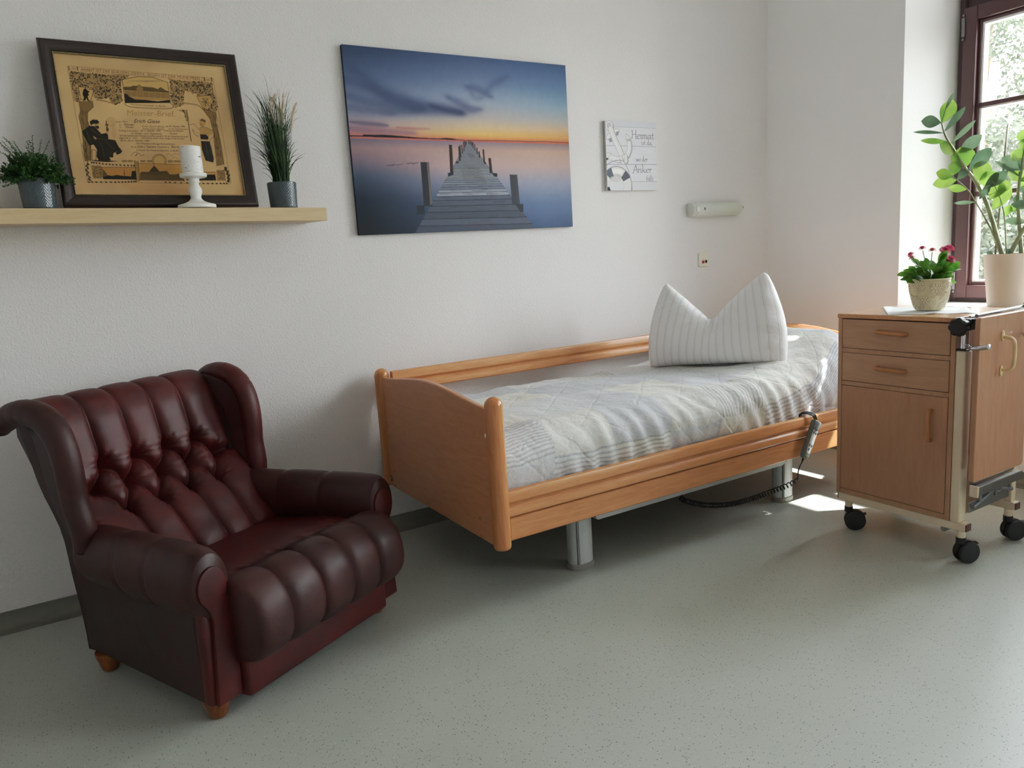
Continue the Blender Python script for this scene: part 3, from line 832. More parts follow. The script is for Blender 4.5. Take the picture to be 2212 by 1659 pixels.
# uprights
g = G().add(*rbox(XA - .024, XA + .022, -1.760, -1.7242, .1575, .786, .007, 3)); up = g.mk('upright', M['cream_metal'], cab, smooth=True, autosmooth=40)
g = G().add(*rbox(XA - .0245, XA + .0225, -1.761, -1.7241, .786, .792, .002, 1)); g.mk('collar', M['black'], up, smooth=False)
g = G().add(*rbox(XB - .016, XB + .016, -1.765, -1.733, .1575, .30, .004, 2)); g.mk('upright', M['cream_metal'], cab, smooth=True, autosmooth=40)
g = G().add(*tube([(XA - .004, -1.743, .79), (XA - .004, -1.743, .872)], .0145, 20)); post = g.mk('chrome_post', M['chrome'], cab, autosmooth=40)
g = G().add(*tube(catmull([(XA - .012, -1.752, .806), (1.462, -1.782, .803), (1.424, -1.815, .806), (1.418, -1.868, .816)], 6), [.0062] * 8 + [.0075] * 6 + [.0085] * 5, 10)); g.mk('clamp_lever', M['chrome'], post)
# star knobs
def star_knob(cx, cy, cz, rout=.030, depth=.026, name='star_knob'):
    rings = []
    for (dx, k) in ((0, .80), (.004, 1), (depth - .006, 1), (depth, .82)):
        pts = []
        for q in range(64):
            a = 2 * PI * q / 64
            r = rout * k * (1 - .14 * (1 - abs(math.cos(a * 3.5 + .3))) - .0)
            pts.append((cx - dx, cy + r * math.cos(a), cz + r * math.sin(a)))
        rings.append(pts)
    return mk(name, *loft(rings), M['black'], cab, autosmooth=35)
star_knob(XA - .032, -1.745, .872, .033, .03)
g = G().add(*rbox(XA - .032, XA + .022, -1.774, -1.736, .858, .898, .006, 2)); g.mk('knob_block', M['black'], cab, smooth=False)
star_knob(1.905, -1.775, .918, .022, .03)
# chrome guide rails along the top
for (yy, zz, r) in ((-1.745, .899, .0052), (-1.766, .905, .0062)):
    g = G().add(*tube([(XA + .022, yy, zz), (1.90, yy, zz + .004)], r, 12)); g.mk('guide_rail', M['chrome'], cab, autosmooth=40)
# folded-down table leaf
PY0, PY1 = -1.826, -1.809
rings = []
poly = []
x0, x1, z0, z1, rr = 1.437, 1.778, .335, .908, .012
def leaf_ring(y, inset):
    pts = []
    for (cx, cz, a0) in ((x1 - rr, z1 - rr, 0), (x0 + rr, z1 - rr, 90), (x0 + rr, z0 + rr, 180), (x1 - rr, z0 + rr, 270)):
        for k in range(5):
            a = math.radians(a0 + 90 * k / 4)
            pts.append((cx + (rr - inset) * math.cos(a), y, cz + (rr - inset) * math.sin(a)))
    return pts
leaf_o = mk('table_leaf', *loft([leaf_ring(PY1, .002), leaf_ring(PY1 - .002, 0), leaf_ring(PY0 + .002, 0), leaf_ring(PY0, .002)]), M['cab_v'], cab, autosmooth=30)
for (xx) in (1.50, 1.70):
    g = G().add(*rbox(xx - .02, xx + .02, PY1 + .0002, -1.795, .845, .9, .001, 1)).add(*rbox(xx - .012, xx + .012, -1.7995, -1.770, .880, .898, .001, 1))
    g.mk('leaf_bracket', M['black'], leaf_o, smooth=False)
# cream pull on the leaf
hx = 1.585
hp = catmull([(hx, PY0 - .002, .828), (hx, PY0 - .016, .828), (hx + .0, PY0 - .034, .822), (hx, PY0 - .041, .80), (hx, PY0 - .041, .745), (hx, PY0 - .034, .722), (hx, PY0 - .016, .715), (hx, PY0 - .002, .715)], 6)
pull = mk('pull_handle', *tube(hp, .0062, 12), M['cream_plastic'], leaf_o)
for zc in (.833, .710):
    rings = [[(hx + rx * math.cos(2 * PI * k / 20), PY0 - d, zc + rz * math.sin(2 * PI * k / 20)) for k in range(20)] for rx, rz, d in ((.0085, .019, 0), (.0085, .019, .003), (.006, .0155, .005))]
    mk('handle_plate', *loft(rings), M['cream_plastic'], pull, autosmooth=40)
g = G().add(*tube(catmull([(1.715, PY0 - .001, .828), (1.712, PY0 - .014, .826), (1.700, PY0 - .024, .826), (1.675, PY0 - .028, .829)], 5), [.004] * 6 + [.0062] * 10, 10)); g.mk('clamp_lever', M['chrome'], leaf_o)
# chrome scissor carriage under the leaf
g = G().add(*rbox(1.503, 1.815, -1.812, -1.792, .268, .302, .002, 1)); car = g.mk('carriage_rail', M['chrome_dull'], cab, smooth=False)
g = G().add(*rbox(1.494, 1.503, -1.815, -1.785, .264, .306, .002, 1)); g.mk('carriage_end', M['cream_metal'], car, smooth=False)
g = G().add(*rbox(1.53, 1.81, -1.772, -1.762, .19, .226, .002, 1)); g.mk('lower_rail', M['chrome_dull'], car, smooth=False)
g = G()
g.add(*tube([(1.53, -1.786, .295), (1.79, -1.786, .230)], .009, 8)).add(*tube([(1.53, -1.780, .215), (1.79, -1.780, .280)], .009, 8))
for xx in (1.56, 1.67, 1.77): g.add(*tube([(xx, -1.79, .232), (xx, -1.79, .268)], .006, 8))
g.add(*rbox(1.51, 1.80, -1.79, -1.775, .303, .318, .004, 1))
g.mk('scissor_arm', M['alu_dark'], car, autosmooth=40)
# castors
def castor(x, y, ang, ztop=.127):
    c = None
    R = .041; w = .013
    g = G().add(*tube([(x, y, .098), (x, y, ztop)], .0145, 16)); c = g.mk('caster', M['cream_metal'], cab, autosmooth=40)
    ca, sa = math.cos(ang), math.sin(ang)
    ox, oy = x + ca * .024, y + sa * .024
    def wheel(off):
        rings = []
        for r, d in ((.012, -.002), (R * .8, -.001), (R * .97, .002), (R, .006), (R, w - .003), (R * .93, w + .001), (.01, w + .003)):
            q = off + math.copysign(d, off)
            rings.append([(ox - sa * q + ca * r * math.cos(2 * PI * k / 36), oy + ca * q + sa * r * math.cos(2 * PI * k / 36), R + r * math.sin(2 * PI * k / 36)) for k in range(36)])
        return loft(rings)
    for off in (.008, -.008): mk('wheel', *wheel(off), M['tyre'], c, autosmooth=35)
    # hood between the wheels
    hood = []
    for q in (-.007, .007):
        pts = [(x, .104)]
        hood.append([(ox - sa * q + ca * R * 1.03 * math.cos(a), oy + ca * q + sa * R * 1.03 * math.cos(a), R + R * 1.03 * math.sin(a)) for a in [math.radians(v) for v in range(20, 181, 10)]] + [(ox - sa * q - ca * R * .3, oy + ca * q - sa * R * .3, R * .8), (ox - sa * q + ca * R * .5, oy + ca * q + sa * R * .5, R * .9)])
    mk('hood', *loft(hood), M['black'], c, autosmooth=40)
    g = G().add(*tube([(x, y, .076), (x, y, .0985)], .0165, 16)); g.mk('swivel', M['black'], c, autosmooth=40)
    bx, by = ox + ca * .030, oy + sa * .030
    g = G().add(*rbox(-.006, .012, -.010, .010, -.003, .003, .001, 1))
    g.v = [(bx + ca * p[0] - sa * p[1], by + sa * p[0] + ca * p[1], .066 + p[2] + p[0] * .3) for p in g.v]
    g.mk('brake_pedal', M['black'], c, smooth=False)
castor(XA + .006, CYL - .038, math.radians(-50)); castor(XA + .006, -1.754, math.radians(-22)); castor(XB - .006, -1.752, math.radians(-30)); castor(XB - .006, CYL - .038, math.radians(-60))

# cloth runner on the cabinet top
def runner():
    cs = [Vector((1.768, -1.262, 0)), Vector((1.458, -1.478, 0)), Vector((1.640, -1.712, 0)), Vector((1.874, -1.556, 0))]
    cs = [Vector((1.764, -1.272, 0)), Vector((1.489, -1.468, 0)), Vector((1.648, -1.704, 0)), Vector((1.866, -1.552, 0))]
    def fn(u, v):
        p = cs[0].lerp(cs[1], v).lerp(cs[3].lerp(cs[2], v), u)
        e = min(u, 1 - u, v, 1 - v)
        sc = .004 * math.sin(u * 44) * (v > .999 or v < .001) + 0
        z = CZ1 + .0012 + .0035 * max(0, mno.noise(Vector((u * 5, v * 6, 2)))) + .003 * max(0, math.sin(u * 20 + 3 * v)) * sm(.2, .0, e)
        return (p.x + sc * .5, p.y + sc, z)
    v, f, uv = gridmesh(fn, 60, 40)
    n = len(v); v2 = v + [(p[0], p[1], CZ1 + .0003) for p in v]
    f2 = f + [tuple(i + n for i in q)[::-1] for q in f]
    bnd = [i for i in range(61)] + [61 * j + 60 for j in range(1, 41)] + [61 * 40 + i for i in range(59, -1, -1)] + [61 * j for j in range(39, 0, -1)]
    for a, b in zip(bnd, bnd[1:] + bnd[:1]): f2.append((a, b, b + n, a + n))
    tag(mk('cloth_runner', v2, f2, M['doily'], None), 'thin white cloth lying under the flower pot on the bedside cabinet', 'cloth')
runner()
# ------------------------------------------------------------------ burgundy wing chair (modelled facing local -Y)
chair = thing('wing_armchair', 'burgundy leather wing armchair with buttoned back and rolled arms, standing before the wall', 'armchair', (-.646, -.9025, 0), math.radians(32))
def warp(p):
    x, y, z = p
    y += -.05 * (x + .386) / .77 * (1 - sm(.1, .45, y))
    y += .04 * sm(.44, .62, z) * sm(.25, .4, y)
    if z > .45: z = .45 + (z - .45) * .93
    return (x, y, z)
def ck(name, v, f, mat, parent=None, **k):
    v = [warp(p) for p in v]
    return mk(name, v, f, mat, parent or chair, world=False, **k)
TAP = .125                                  # the sides close in towards the back
def half(y): return .386 - TAP * max(0, y) / 1.0
# front apron and seat box
g = G().add(*rbox(-.295, .295, -.048, .10, .045, .225, .012, 3)); ck('front_apron', g.v, g.f, M['leather'], autosmooth=40)
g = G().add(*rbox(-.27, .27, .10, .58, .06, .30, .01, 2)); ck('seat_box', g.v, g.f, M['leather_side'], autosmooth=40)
# outer side panels
side_poly0 = [(.012, .062), (.60, .07), (.622, .085), (.632, .25), (.650, .40), (.690, .60), (.735, .775), (.725, .812), (.68, .832), (.61, .82), (.55, .74), (.53, .62), (.545, .50), (.53, .44), (.02, .42)]
for sgn in (-1, 1):
    rings = []
    side_poly = [(y + (.042 * sm(.5, .8, z) * sm(.6, .72, y) if sgn < 0 else 0), z) for y, z in side_poly0]
    for (ins, k) in ((0.10, 1.0), (.006, 1.0), (0, .985)):
        rings.append([(sgn * (half(y) - (min(ins, .03) if z > .43 else ins) + (.02 * sm(.55, .85, z))), .33 + (y - .33) * k, .42 + (z - .42) * k) for y, z in side_poly])
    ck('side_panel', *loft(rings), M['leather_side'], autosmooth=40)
# back panel
def bk(u, v):
    z = .07 + v * .80
    y = .622 + (.028 * sm(.1, .4, z)) + .20 * max(0, z - .40)
    x = (u * 2 - 1) * (half(.62) + .01 * sm(.5, .85, z))
    return (x, y + .012 * (1 - (2 * u - 1) ** 2), z)
v, f, uv = gridmesh(bk, 16, 16); n = len(v)
v2 = [(p[0], p[1] - .05, p[2]) for p in v]
bnd = [i for i in range(17)] + [17 * j + 16 for j in range(1, 17)] + [17 * 16 + i for i in range(15, -1, -1)] + [17 * j for j in range(15, 0, -1)]
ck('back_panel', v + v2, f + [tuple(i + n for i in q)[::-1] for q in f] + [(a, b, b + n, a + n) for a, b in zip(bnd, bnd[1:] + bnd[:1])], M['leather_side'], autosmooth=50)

# buttoned back cushion: height field over a bent sheet
prof = catmull([(.385, .27, 0), (.365, .345, 0), (.425, .425, 0), (.500, .508, 0), (.545, .585, 0), (.570, .66, 0), (.588, .74, 0), (.605, .815, 0), (.635, .868, 0), (.685, .892, 0), (.740, .885, 0), (.775, .850, 0), (.785, .80, 0)], 16)
plen = [0]
for a, b in zip(prof, prof[1:]): plen.append(plen[-1] + (b - a).length)
PT = plen[-1]
def prof_at(d):
    d = min(max(d, 0), PT - 1e-6)
    i = next(k for k in range(len(plen) - 1) if plen[k + 1] >= d)
    t = (d - plen[i]) / (plen[i + 1] - plen[i])
    p = prof[i].lerp(prof[i + 1], t); tg = (prof[i + 1] - prof[i]).normalized()
    return p.x, p.y, Vector((tg.y * -1, tg.x, 0))          # y, z, outward normal (towards sitter)
def d_of_z(z):
    for k in range(len(prof)):
        if prof[k].y >= z and prof[k].x > .36: return plen[k]
    return PT
DU, DM, DL = d_of_z(.648), d_of_z(.578), d_of_z(.508)
SPC = .114
U = [(-.171 + SPC * k, DU) for k in range(4)]
Mm = [(-.228 + SPC * k, DM) for k in range(5)]
Lb = [(-.171 + SPC * k, DL) for k in range(4)]
segs = []
for k in range(4):
    segs.append((U[k], (U[k][0], PT))); segs.append((Lb[k], (Lb[k][0] * 1.04, 0)))
    for q in (k, k + 1):
        segs.append((U[k], Mm[q])); segs.append((Lb[k], Mm[q]))
for q in (0, 4):
    e = -.31 if q == 0 else .31
    segs.append((Mm[q], (e, DM + (.03 if 0 else .0))))
NU, NV = 200, 230
wh = .312
X = np.linspace(-wh, wh, NU + 1); D = np.linspace(0, PT, NV + 1)
XX, DD = np.meshgrid(X, D)
def segd(a, b):
    ax, ay = a; bx, by = b; L2 = (bx - ax) ** 2 + (by - ay) ** 2
    t = np.clip(((XX - ax) * (bx - ax) + (DD - ay) * (by - ay)) / L2, 0, 1)
    return np.hypot(XX - ax - t * (bx - ax), DD - ay - t * (by - ay))
dm = np.full(XX.shape, 9.0)
for a, b in segs: dm = np.minimum(dm, segd(a, b))
dm = np.minimum(dm, np.abs(wh - np.abs(XX)) + .004)
w_ = .054
q_ = np.clip(dm / w_, 0, 1)
tl_ = np.clip((DD - DU) / (PT - DU), 0, 1); bl_ = np.clip((DL - DD) / DL, 0, 1)
Aa = .036 - .023 * np.clip(tl_ * 2.2, 0, 1) - .012 * np.clip(bl_ * 2.0, 0, 1)
Hh = Aa * (.55 * (1 - (1 - q_) ** 5) + .45 * np.sqrt(1 - (1 - q_) ** 2))
for bx, by in U + Mm + Lb:
    r2 = (XX - bx) ** 2 + (DD - by) ** 2
    Hh -= .040 * np.exp(-r2 / .022 ** 2)
    # puckers radiating from the buttons
    ang = np.arctan2(DD - by, XX - bx); rr_ = np.sqrt(r2)
    Hh += .0016 * np.sin(ang * 11) * np.exp(-((rr_ - .036) / .016) ** 2)
v = []
for j in range(NV + 1):
    py, pz, nn = prof_at(D[j])
    squeeze = 1 - .10 * (1 - D[j] / PT) - .0
    for i in range(NU + 1):
        h = Hh[j, i] - .012
        xx = X[i] * (1.03 if pz > .5 else 1.0)
        v.append((xx, py + nn.x * h, pz + nn.y * h))
f = [(j * (NU + 1) + i, j * (NU + 1) + i + 1, (j + 1) * (NU + 1) + i + 1, (j + 1) * (NU + 1) + i) for j in range(NV) for i in range(NU)]
back = ck('backrest', v, f, M['leather'])
for bx, by in U + Mm + Lb:
    py, pz, nn = prof_at(by)
    c = Vector((bx * 1.03, py + nn.x * -.046, pz + nn.y * -.046)); nv = Vector((0, nn.x, nn.y)); tx = Vector((1, 0, 0)); ty = nv.cross(tx)
    rings = [[tuple(c + nv * h + tx * (r * math.cos(2 * PI * k / 14)) + ty * (r * math.sin(2 * PI * k / 14))) for k in range(14)] for r, h in ((.010, -.004), (.010, 0), (.007, .003), (.0008, .0042))]
    ck('button', *loft(rings), M['leather'], back)

# wings
for sgn in (-1, 1):
    ctrl = [(.338, .505, .43, .030), (.345, .475, .52, .033), (.350, .462, .62, .034), (.352, .462, .72, .035), (.354, .480, .795, .036), (.356, .520, .848, .038), (.360, .580, .872, .040), (.366, .645, .868, .040), (.372, .700, .842, .037), (.376, .728, .818, .031)]
    cp = catmull([c[:3] for c in ctrl], 8); rad = [r.x for r in catmull([(c[3], 0, 0) for c in ctrl], 8)]
    path = [(sgn * p.x, p.y, p.z) for p in cp]
    # pleats along the outer curve
    rr = []
    for i, r in enumerate(rad):
        t = i / (len(rad) - 1)
        k = 0
        for pz in (.50, .56, .62, .69, .76): k += math.exp(-((t - pz) / .006) ** 2)
        rr.append(r * (1 - .05 * k))
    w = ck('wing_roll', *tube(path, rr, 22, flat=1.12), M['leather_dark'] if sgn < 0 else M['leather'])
    # inner wing face, from the roll back to the cushion
    v, f = [], []
    NP = len(path); NS = 8
    for i, p in enumerate(path):
        yb_ = .66 + .30 * max(0, p[2] - .45)
        for k in range(NS + 1):
            t = k / NS
            v.append((p[0] - sgn * (.026 + .030 * t + .010 * math.sin(PI * t)) * (1 - .0 * t), p[1] + (max(yb_, p[1]) - p[1]) * t, p[2] - .012 * t))
    for i in range(NP - 1):
        for k in range(NS):
            q = i * (NS + 1) + k; f.append((q, q + 1, q + NS + 2, q + NS + 1))
    ck('wing_panel', v, f, M['leather_dark'])

# rolled arms with two stitched seams
def arm_sec(y, sgn, shrink=1.0, n=40):
    xc = .347 - TAP * .8 * max(0, y); zc = .398
    rx, rz = .068 * shrink, .105 * shrink
    pts = []
    for k in range(n):
        a = 2 * PI * k / n; c, s = math.cos(a), math.sin(a)
        xo = rx * c; zo = rz * s
        if s < 0: xo *= 1 - .22 * s * s
        if c < 0: zo *= 1.0; xo *= .95
        pts.append((sgn * (xc + xo), y, zc + zo))
    return pts
for sgn in (-1, 1):
    rings = []
    ysamp = [-.018, -.016, -.010, 0, .015] + [.03 + .52 * k / 60 for k in range(61)]
    for y in ysamp:
        sh = 1.0
        if y < .02: sh = 1 - .16 * ((.02 - y) / .038) ** 2.2
        for ys_ in (.185, .335): sh -= .055 * math.exp(-((y - ys_) / .008) ** 2)
        bulge = 0
        for a, b in ((.02, .185), (.185, .335), (.335, .53)):
            if a < y < b: bulge = .03 * math.sin(PI * (y - a) / (b - a)) ** .6
        rings.append(arm_sec(y, sgn, (sh + bulge) * (1 - .10 * sm(.2, .55, y) * (1 if True else 0))))
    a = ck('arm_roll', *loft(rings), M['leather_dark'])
    # padded front post below the roll and the key-shaped facing
    xo = .386
    g = G().add(*rbox(min(sgn * .268, sgn * xo), max(sgn * .268, sgn * xo), -.012, .022, .058, .35, .010, 3)); ck('arm_front', g.v, g.f, M['leather'], autosmooth=50)
    key = []
    for k in range(25):
        aa = math.radians(-32 + (212 + 32) * k / 24 - 0)
        key.append((.347 + .044 * math.cos(aa) * (1.05 if math.cos(aa) > 0 else .95), .392 + .058 * math.sin(aa)))
    # a right-hand (outer) waist then the stem
    key = [(.376, .062)] + [(.366, .20), (.358, .30), (.368, .335)] + key + [(.300, .345), (.296, .20), (.300, .062)]
    rings = [[(sgn * (.335 + (x - .335) * k), y, .25 + (z - .25) * (1 - (1 - k) * .3)) for x, z in key] for k, y in ((1.0, -.014), (1.0, -.022), (.985, -.026), (.90, -.0275))]
    ck('arm_facing', *loft(rings), M['leather'], autosmooth=45)
    # inner arm wall down to the seat
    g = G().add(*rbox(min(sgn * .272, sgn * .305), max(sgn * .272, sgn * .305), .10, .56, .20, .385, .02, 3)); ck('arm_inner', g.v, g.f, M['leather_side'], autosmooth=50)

# seat cushion with fat stitched front roll
sp = catmull([(-.02, .150, 0), (-.085, .162, 0), (-.128, .205, 0), (-.138, .265, 0), (-.122, .330, 0), (-.078, .378, 0), (-.025, .392, 0), (.020, .378, 0), (.055, .362, 0), (.12, .360, 0), (.22, .350, 0), (.32, .338, 0), (.42, .325, 0)], 14)
sl = [0]
for a, b in zip(sp, sp[1:]): sl.append(sl[-1] + (b - a).length)
ST = sl[-1]
seams = [-.186, -.062, .062, .186]
NU, NV = 150, len(sp) - 1
v = []
for j in range(NV + 1):
    p = sp[j]; tg = (sp[min(j + 1, NV)] - sp[max(j - 1, 0)]).normalized(); nn = Vector((-tg.y, tg.x, 0))
    roll = 1 - sm(.0, .06, p.x)
    pk = sm(-.02, .04, p.x) * (1 - sm(.05, .10, p.x))
    for i in range(NU + 1):
        x = -.305 + .61 * i / NU
        ds = min(abs(x - s) for s in seams); ds = min(ds, abs(.305 - abs(x)) + .0)
        q = min(1, ds / .058)
        h = (.017 * (.5 * (1 - (1 - q) ** 5) + .5 * math.sqrt(max(0, 1 - (1 - q) ** 2))) - .012) * roll
        h += .006 * math.sin(x * 130) * pk * math.exp(-(ds / .03) ** 2)
        h += .004 * (1 - (x / .3) ** 2) * (1 - roll) * 2
        v.append((x * (1 - .03 * (1 - roll)), p.x + nn.x * h, p.y + nn.y * h))
f = [(j * (NU + 1) + i, j * (NU + 1) + i + 1, (j + 1) * (NU + 1) + i + 1, (j + 1) * (NU + 1) + i) for j in range(NV) for i in range(NU)]
# end walls
for e in (0, NU):
    idx = [j * (NU + 1) + e for j in range(NV + 1)]
    c0 = len(v); v.append((v[idx[0]][0], .42, .16)); f.append(tuple(idx + [c0]))
sc_ = ck('seat_cushion', v, f, M['leather_dark'], autosmooth=60)
sc_.data.materials.append(M['leather'])
for pl_ in sc_.data.polygons:
    if pl_.center.y > .035: pl_.material_index = 1
# turned wooden feet
for (x, y) in ((-.338, .035), (.325, .035), (-.285, .565), (.285, .565)):
    pr = [(.020, 0), (.024, .004), (.029, .02), (.034, .04), (.038, .055), (.038, .064)]
    ck('foot', *lathe(pr, x, y, 24), M['foot_wood'], autosmooth=50)
# ------------------------------------------------------------------ painter for the flat prints
class Paint:
    def __init__(s, w, h, col): s.w, s.h = w, h; s.a = np.empty((h, w, 3)); s.a[:] = np.array(col) / 255.0; s.H = None
    def sheet(s, corners):
        """design-sheet corner points (TL,TR,BR,BL) -> unit square"""
        A = []
        for (x, y), (u, v) in zip(corners, ((0, 0), (1, 0), (1, 1), (0, 1))):
            A.append([x, y, 1, 0, 0, 0, -u * x, -u * y, -u]); A.append([0, 0, 0, x, y, 1, -v * x, -v * y, -v])
        _, _, vt = np.linalg.svd(np.array(A)); s.H = vt[-1].reshape(3, 3)
    def tr(s, pts):
        p = np.asarray(pts, float)
        if s.H is None: return p * np.array([s.w, s.h])
        q = np.c_[p, np.ones(len(p))] @ s.H.T
        return q[:, :2] / q[:, 2:] * np.array([s.w, s.h])
    def blend(s, x0, y0, m, col):
        h, w = m.shape; c = np.array(col) / 255.0
        s.a[y0:y0 + h, x0:x0 + w] = s.a[y0:y0 + h, x0:x0 + w] * (1 - m[..., None]) + c * m[..., None]
    def win(s, x0, y0, x1, y1):
        return max(0, int(x0) - 2), max(0, int(y0) - 2), min(s.w, int(x1) + 3), min(s.h, int(y1) + 3)
    def poly(s, pts, col, op=1.0, raw=False):
        p = np.asarray(pts, float) if raw else s.tr(pts)
        x0, y0, x1, y1 = s.win(p[:, 0].min(), p[:, 1].min(), p[:, 0].max(), p[:, 1].max())
        if x1 <= x0 or y1 <= y0: return
        S = 3
        X = (np.arange((x1 - x0) * S) + .5) / S + x0; Y = (np.arange((y1 - y0) * S) + .5) / S + y0
        ins = np.zeros((len(Y), len(X)), bool)
        n = len(p)
        for i in range(n):
            ax, ay = p[i]; bx, by = p[(i + 1) % n]
            if ay == by: continue
            rows = (Y >= min(ay, by)) & (Y < max(ay, by))
            if not rows.any(): continue
            xc = ax + (Y[rows] - ay) * (bx - ax) / (by - ay)
            ins[rows] ^= X[None, :] > xc[:, None]
        m = ins.reshape(y1 - y0, S, x1 - x0, S).mean((1, 3)) * op
        s.blend(x0, y0, m, col)
    def line(s, pts, w, col, op=1.0, raw=False, pen=None):
        p = np.asarray(pts, float) if raw else s.tr(pts)
        for (ax, ay), (bx, by) in zip(p, p[1:]):
            x0, y0, x1, y1 = s.win(min(ax, bx) - w, min(ay, by) - w, max(ax, bx) + w, max(ay, by) + w)
            if x1 <= x0 or y1 <= y0: continue
            X, Y = np.meshgrid(np.arange(x0, x1) + .5, np.arange(y0, y1) + .5)
            L2 = (bx - ax) ** 2 + (by - ay) ** 2 + 1e-9
            t = np.clip(((X - ax) * (bx - ax) + (Y - ay) * (by - ay)) / L2, 0, 1)
            d = np.hypot(X - ax - t * (bx - ax), Y - ay - t * (by - ay))
            ww = w
            if pen is not None:
                a = math.atan2(-(by - ay), bx - ax); ww = w * (.38 + .62 * abs(math.sin(a - pen)))
            s.blend(x0, y0, np.clip(ww / 2 + .5 - d, 0, 1) * min(1, ww) * op, col)
    def oval(s, c, rx, ry, col, op=1.0, rot=0, n=28):
        s.poly([(c[0] + rx * math.cos(t) * math.cos(rot) - ry * math.sin(t) * math.sin(rot), c[1] + rx * math.cos(t) * math.sin(rot) + ry * math.sin(t) * math.cos(rot)) for t in [2 * PI * k / n for k in range(n)]], col, op)
    def curve(s, pts, w, col, op=1.0, pen=None, per=6):
        s.line([(q.x, q.y) for q in catmull([(a, b, 0) for a, b in pts], per)], w, col, op, pen=pen)
    def text(s, body, a, b, height, col, op=1.0, shear=0.0):
        """set a line of type between sheet points a (start of baseline) and b (end of baseline)"""
        cu = bpy.data.curves.new('t', 'FONT'); cu.body = body; cu.size = 1; cu.shear = shear; cu.resolution_u = 3
        ob = bpy.data.objects.new('t', cu); COL.objects.link(ob)
        dg = bpy.context.evaluated_depsgraph_get(); me = ob.evaluated_get(dg).to_mesh()
        V = np.empty(len(me.vertices) * 3, np.float32); me.vertices.foreach_get('co', V); V = V.reshape(-1, 3)[:, :2].astype(float)
        F = [list(q.vertices) for q in me.polygons]
        ob.evaluated_get(dg).to_mesh_clear(); bpy.data.objects.remove(ob); bpy.data.curves.remove(cu)
        if not len(V): return
        wd = V[:, 0].max()
        A, B = np.array(a, float), np.array(b, float); ex = (B - A); up = np.array([ex[1], -ex[0]]) / np.hypot(*ex)
        P = A + (V[:, :1] / wd) * ex + V[:, 1:] * height * up
        P = s.tr(P)
        S = 3
        x0, y0, x1, y1 = s.win(P[:, 0].min(), P[:, 1].min(), P[:, 0].max(), P[:, 1].max())
        m = np.zeros(((y1 - y0) * S, (x1 - x0) * S), bool)
        for q in F:
            t = P[q]; bx0 = max(0, int((t[:, 0].min() - x0) * S)); bx1 = min(m.shape[1], int((t[:, 0].max() - x0) * S) + 2)
            by0 = max(0, int((t[:, 1].min() - y0) * S)); by1 = min(m.shape[0], int((t[:, 1].max() - y0) * S) + 2)
            if bx1 <= bx0 or by1 <= by0: continue
            X, Y = np.meshgrid((np.arange(bx0, bx1) + .5) / S + x0, (np.arange(by0, by1) + .5) / S + y0)
            ins = np.zeros(X.shape, bool)
            for k in range(len(t)):
                (ax, ay), (cx, cy) = t[k], t[(k + 1) % len(t)]
                if ay == cy: continue
                ins ^= ((ay > Y) != (cy > Y)) & (X < (cx - ax) * (Y - ay) / (cy - ay) + ax)
            m[by0:by1, bx0:bx1] |= ins
        s.blend(x0, y0, m.reshape(y1 - y0, S, x1 - x0, S).mean((1, 3)) * op, col)
    def fractal(s, fx, fy, seed, oct=4):
        """smooth value noise over the sheet, fx,fy cells"""
        r = np.random.default_rng(seed); out = np.zeros((s.h, s.w)); amp = 1; tot = 0
        for o in range(oct):
            nx, ny = int(fx * 2 ** o) + 2, int(fy * 2 ** o) + 2
            gq = r.random((ny + 1, nx + 1))
            X = np.linspace(0, nx - 1.001, s.w); Y = np.linspace(0, ny - 1.001, s.h)
            xi = X.astype(int); yi = Y.astype(int); tx = X - xi; ty = Y - yi
            tx = tx * tx * (3 - 2 * tx); ty = ty * ty * (3 - 2 * ty)
            a = gq[np.ix_(yi, xi)]; b = gq[np.ix_(yi, xi + 1)]; c = gq[np.ix_(yi + 1, xi)]; d = gq[np.ix_(yi + 1, xi + 1)]
            out += amp * ((a * (1 - tx) + b * tx) * (1 - ty)[:, None] + (c * (1 - tx) + d * tx) * ty[:, None]); tot += amp; amp *= .5
        return out / tot
    def mesh(s, name, x0, x1, z0, z1, fn, mat, parent, gain=1.0):
        """flat printed sheet; fn(x,z)->world point"""
        w, h = s.w, s.h
        U = (np.arange(w)) / (w - 1); V = np.arange(h) / (h - 1)
        verts = [fn(x0 + (x1 - x0) * u, z1 + (z0 - z1) * q) for q in V for u in U]
        idx = np.arange(w * h).reshape(h, w)
        faces = np.stack([idx[:-1, :-1], idx[1:, :-1], idx[1:, 1:], idx[:-1, 1:]], -1).reshape(-1, 4)
        me = bpy.data.meshes.new(name)
        me.from_pydata([], [], [])
        me.vertices.add(len(verts)); me.vertices.foreach_set('co', np.array(verts, np.float32).ravel())
        me.loops.add(faces.size); me.loops.foreach_set('vertex_index', faces.ravel().astype(np.int32))
        me.polygons.add(len(faces)); me.polygons.foreach_set('loop_start', np.arange(0, faces.size, 4, dtype=np.int32))
        me.update(calc_edges=True)
        c = np.clip(s.a * gain, 0, 1); c = np.where(c <= .04045, c / 12.92, ((c + .055) / 1.055) ** 2.4)
        at = me.color_attributes.new('paint', 'FLOAT_COLOR', 'POINT')
        at.data.foreach_set('color', np.c_[c.reshape(-1, 3), np.ones(w * h)].astype(np.float32).ravel())
        me.materials.append(mat)
        o = bpy.data.objects.new(name, me); COL.objects.link(o)
        if parent is not None:
            o.parent = parent; o.matrix_parent_inverse = Matrix.LocRotScale(parent.location, parent.rotation_euler, parent.scale).inverted()
        return o

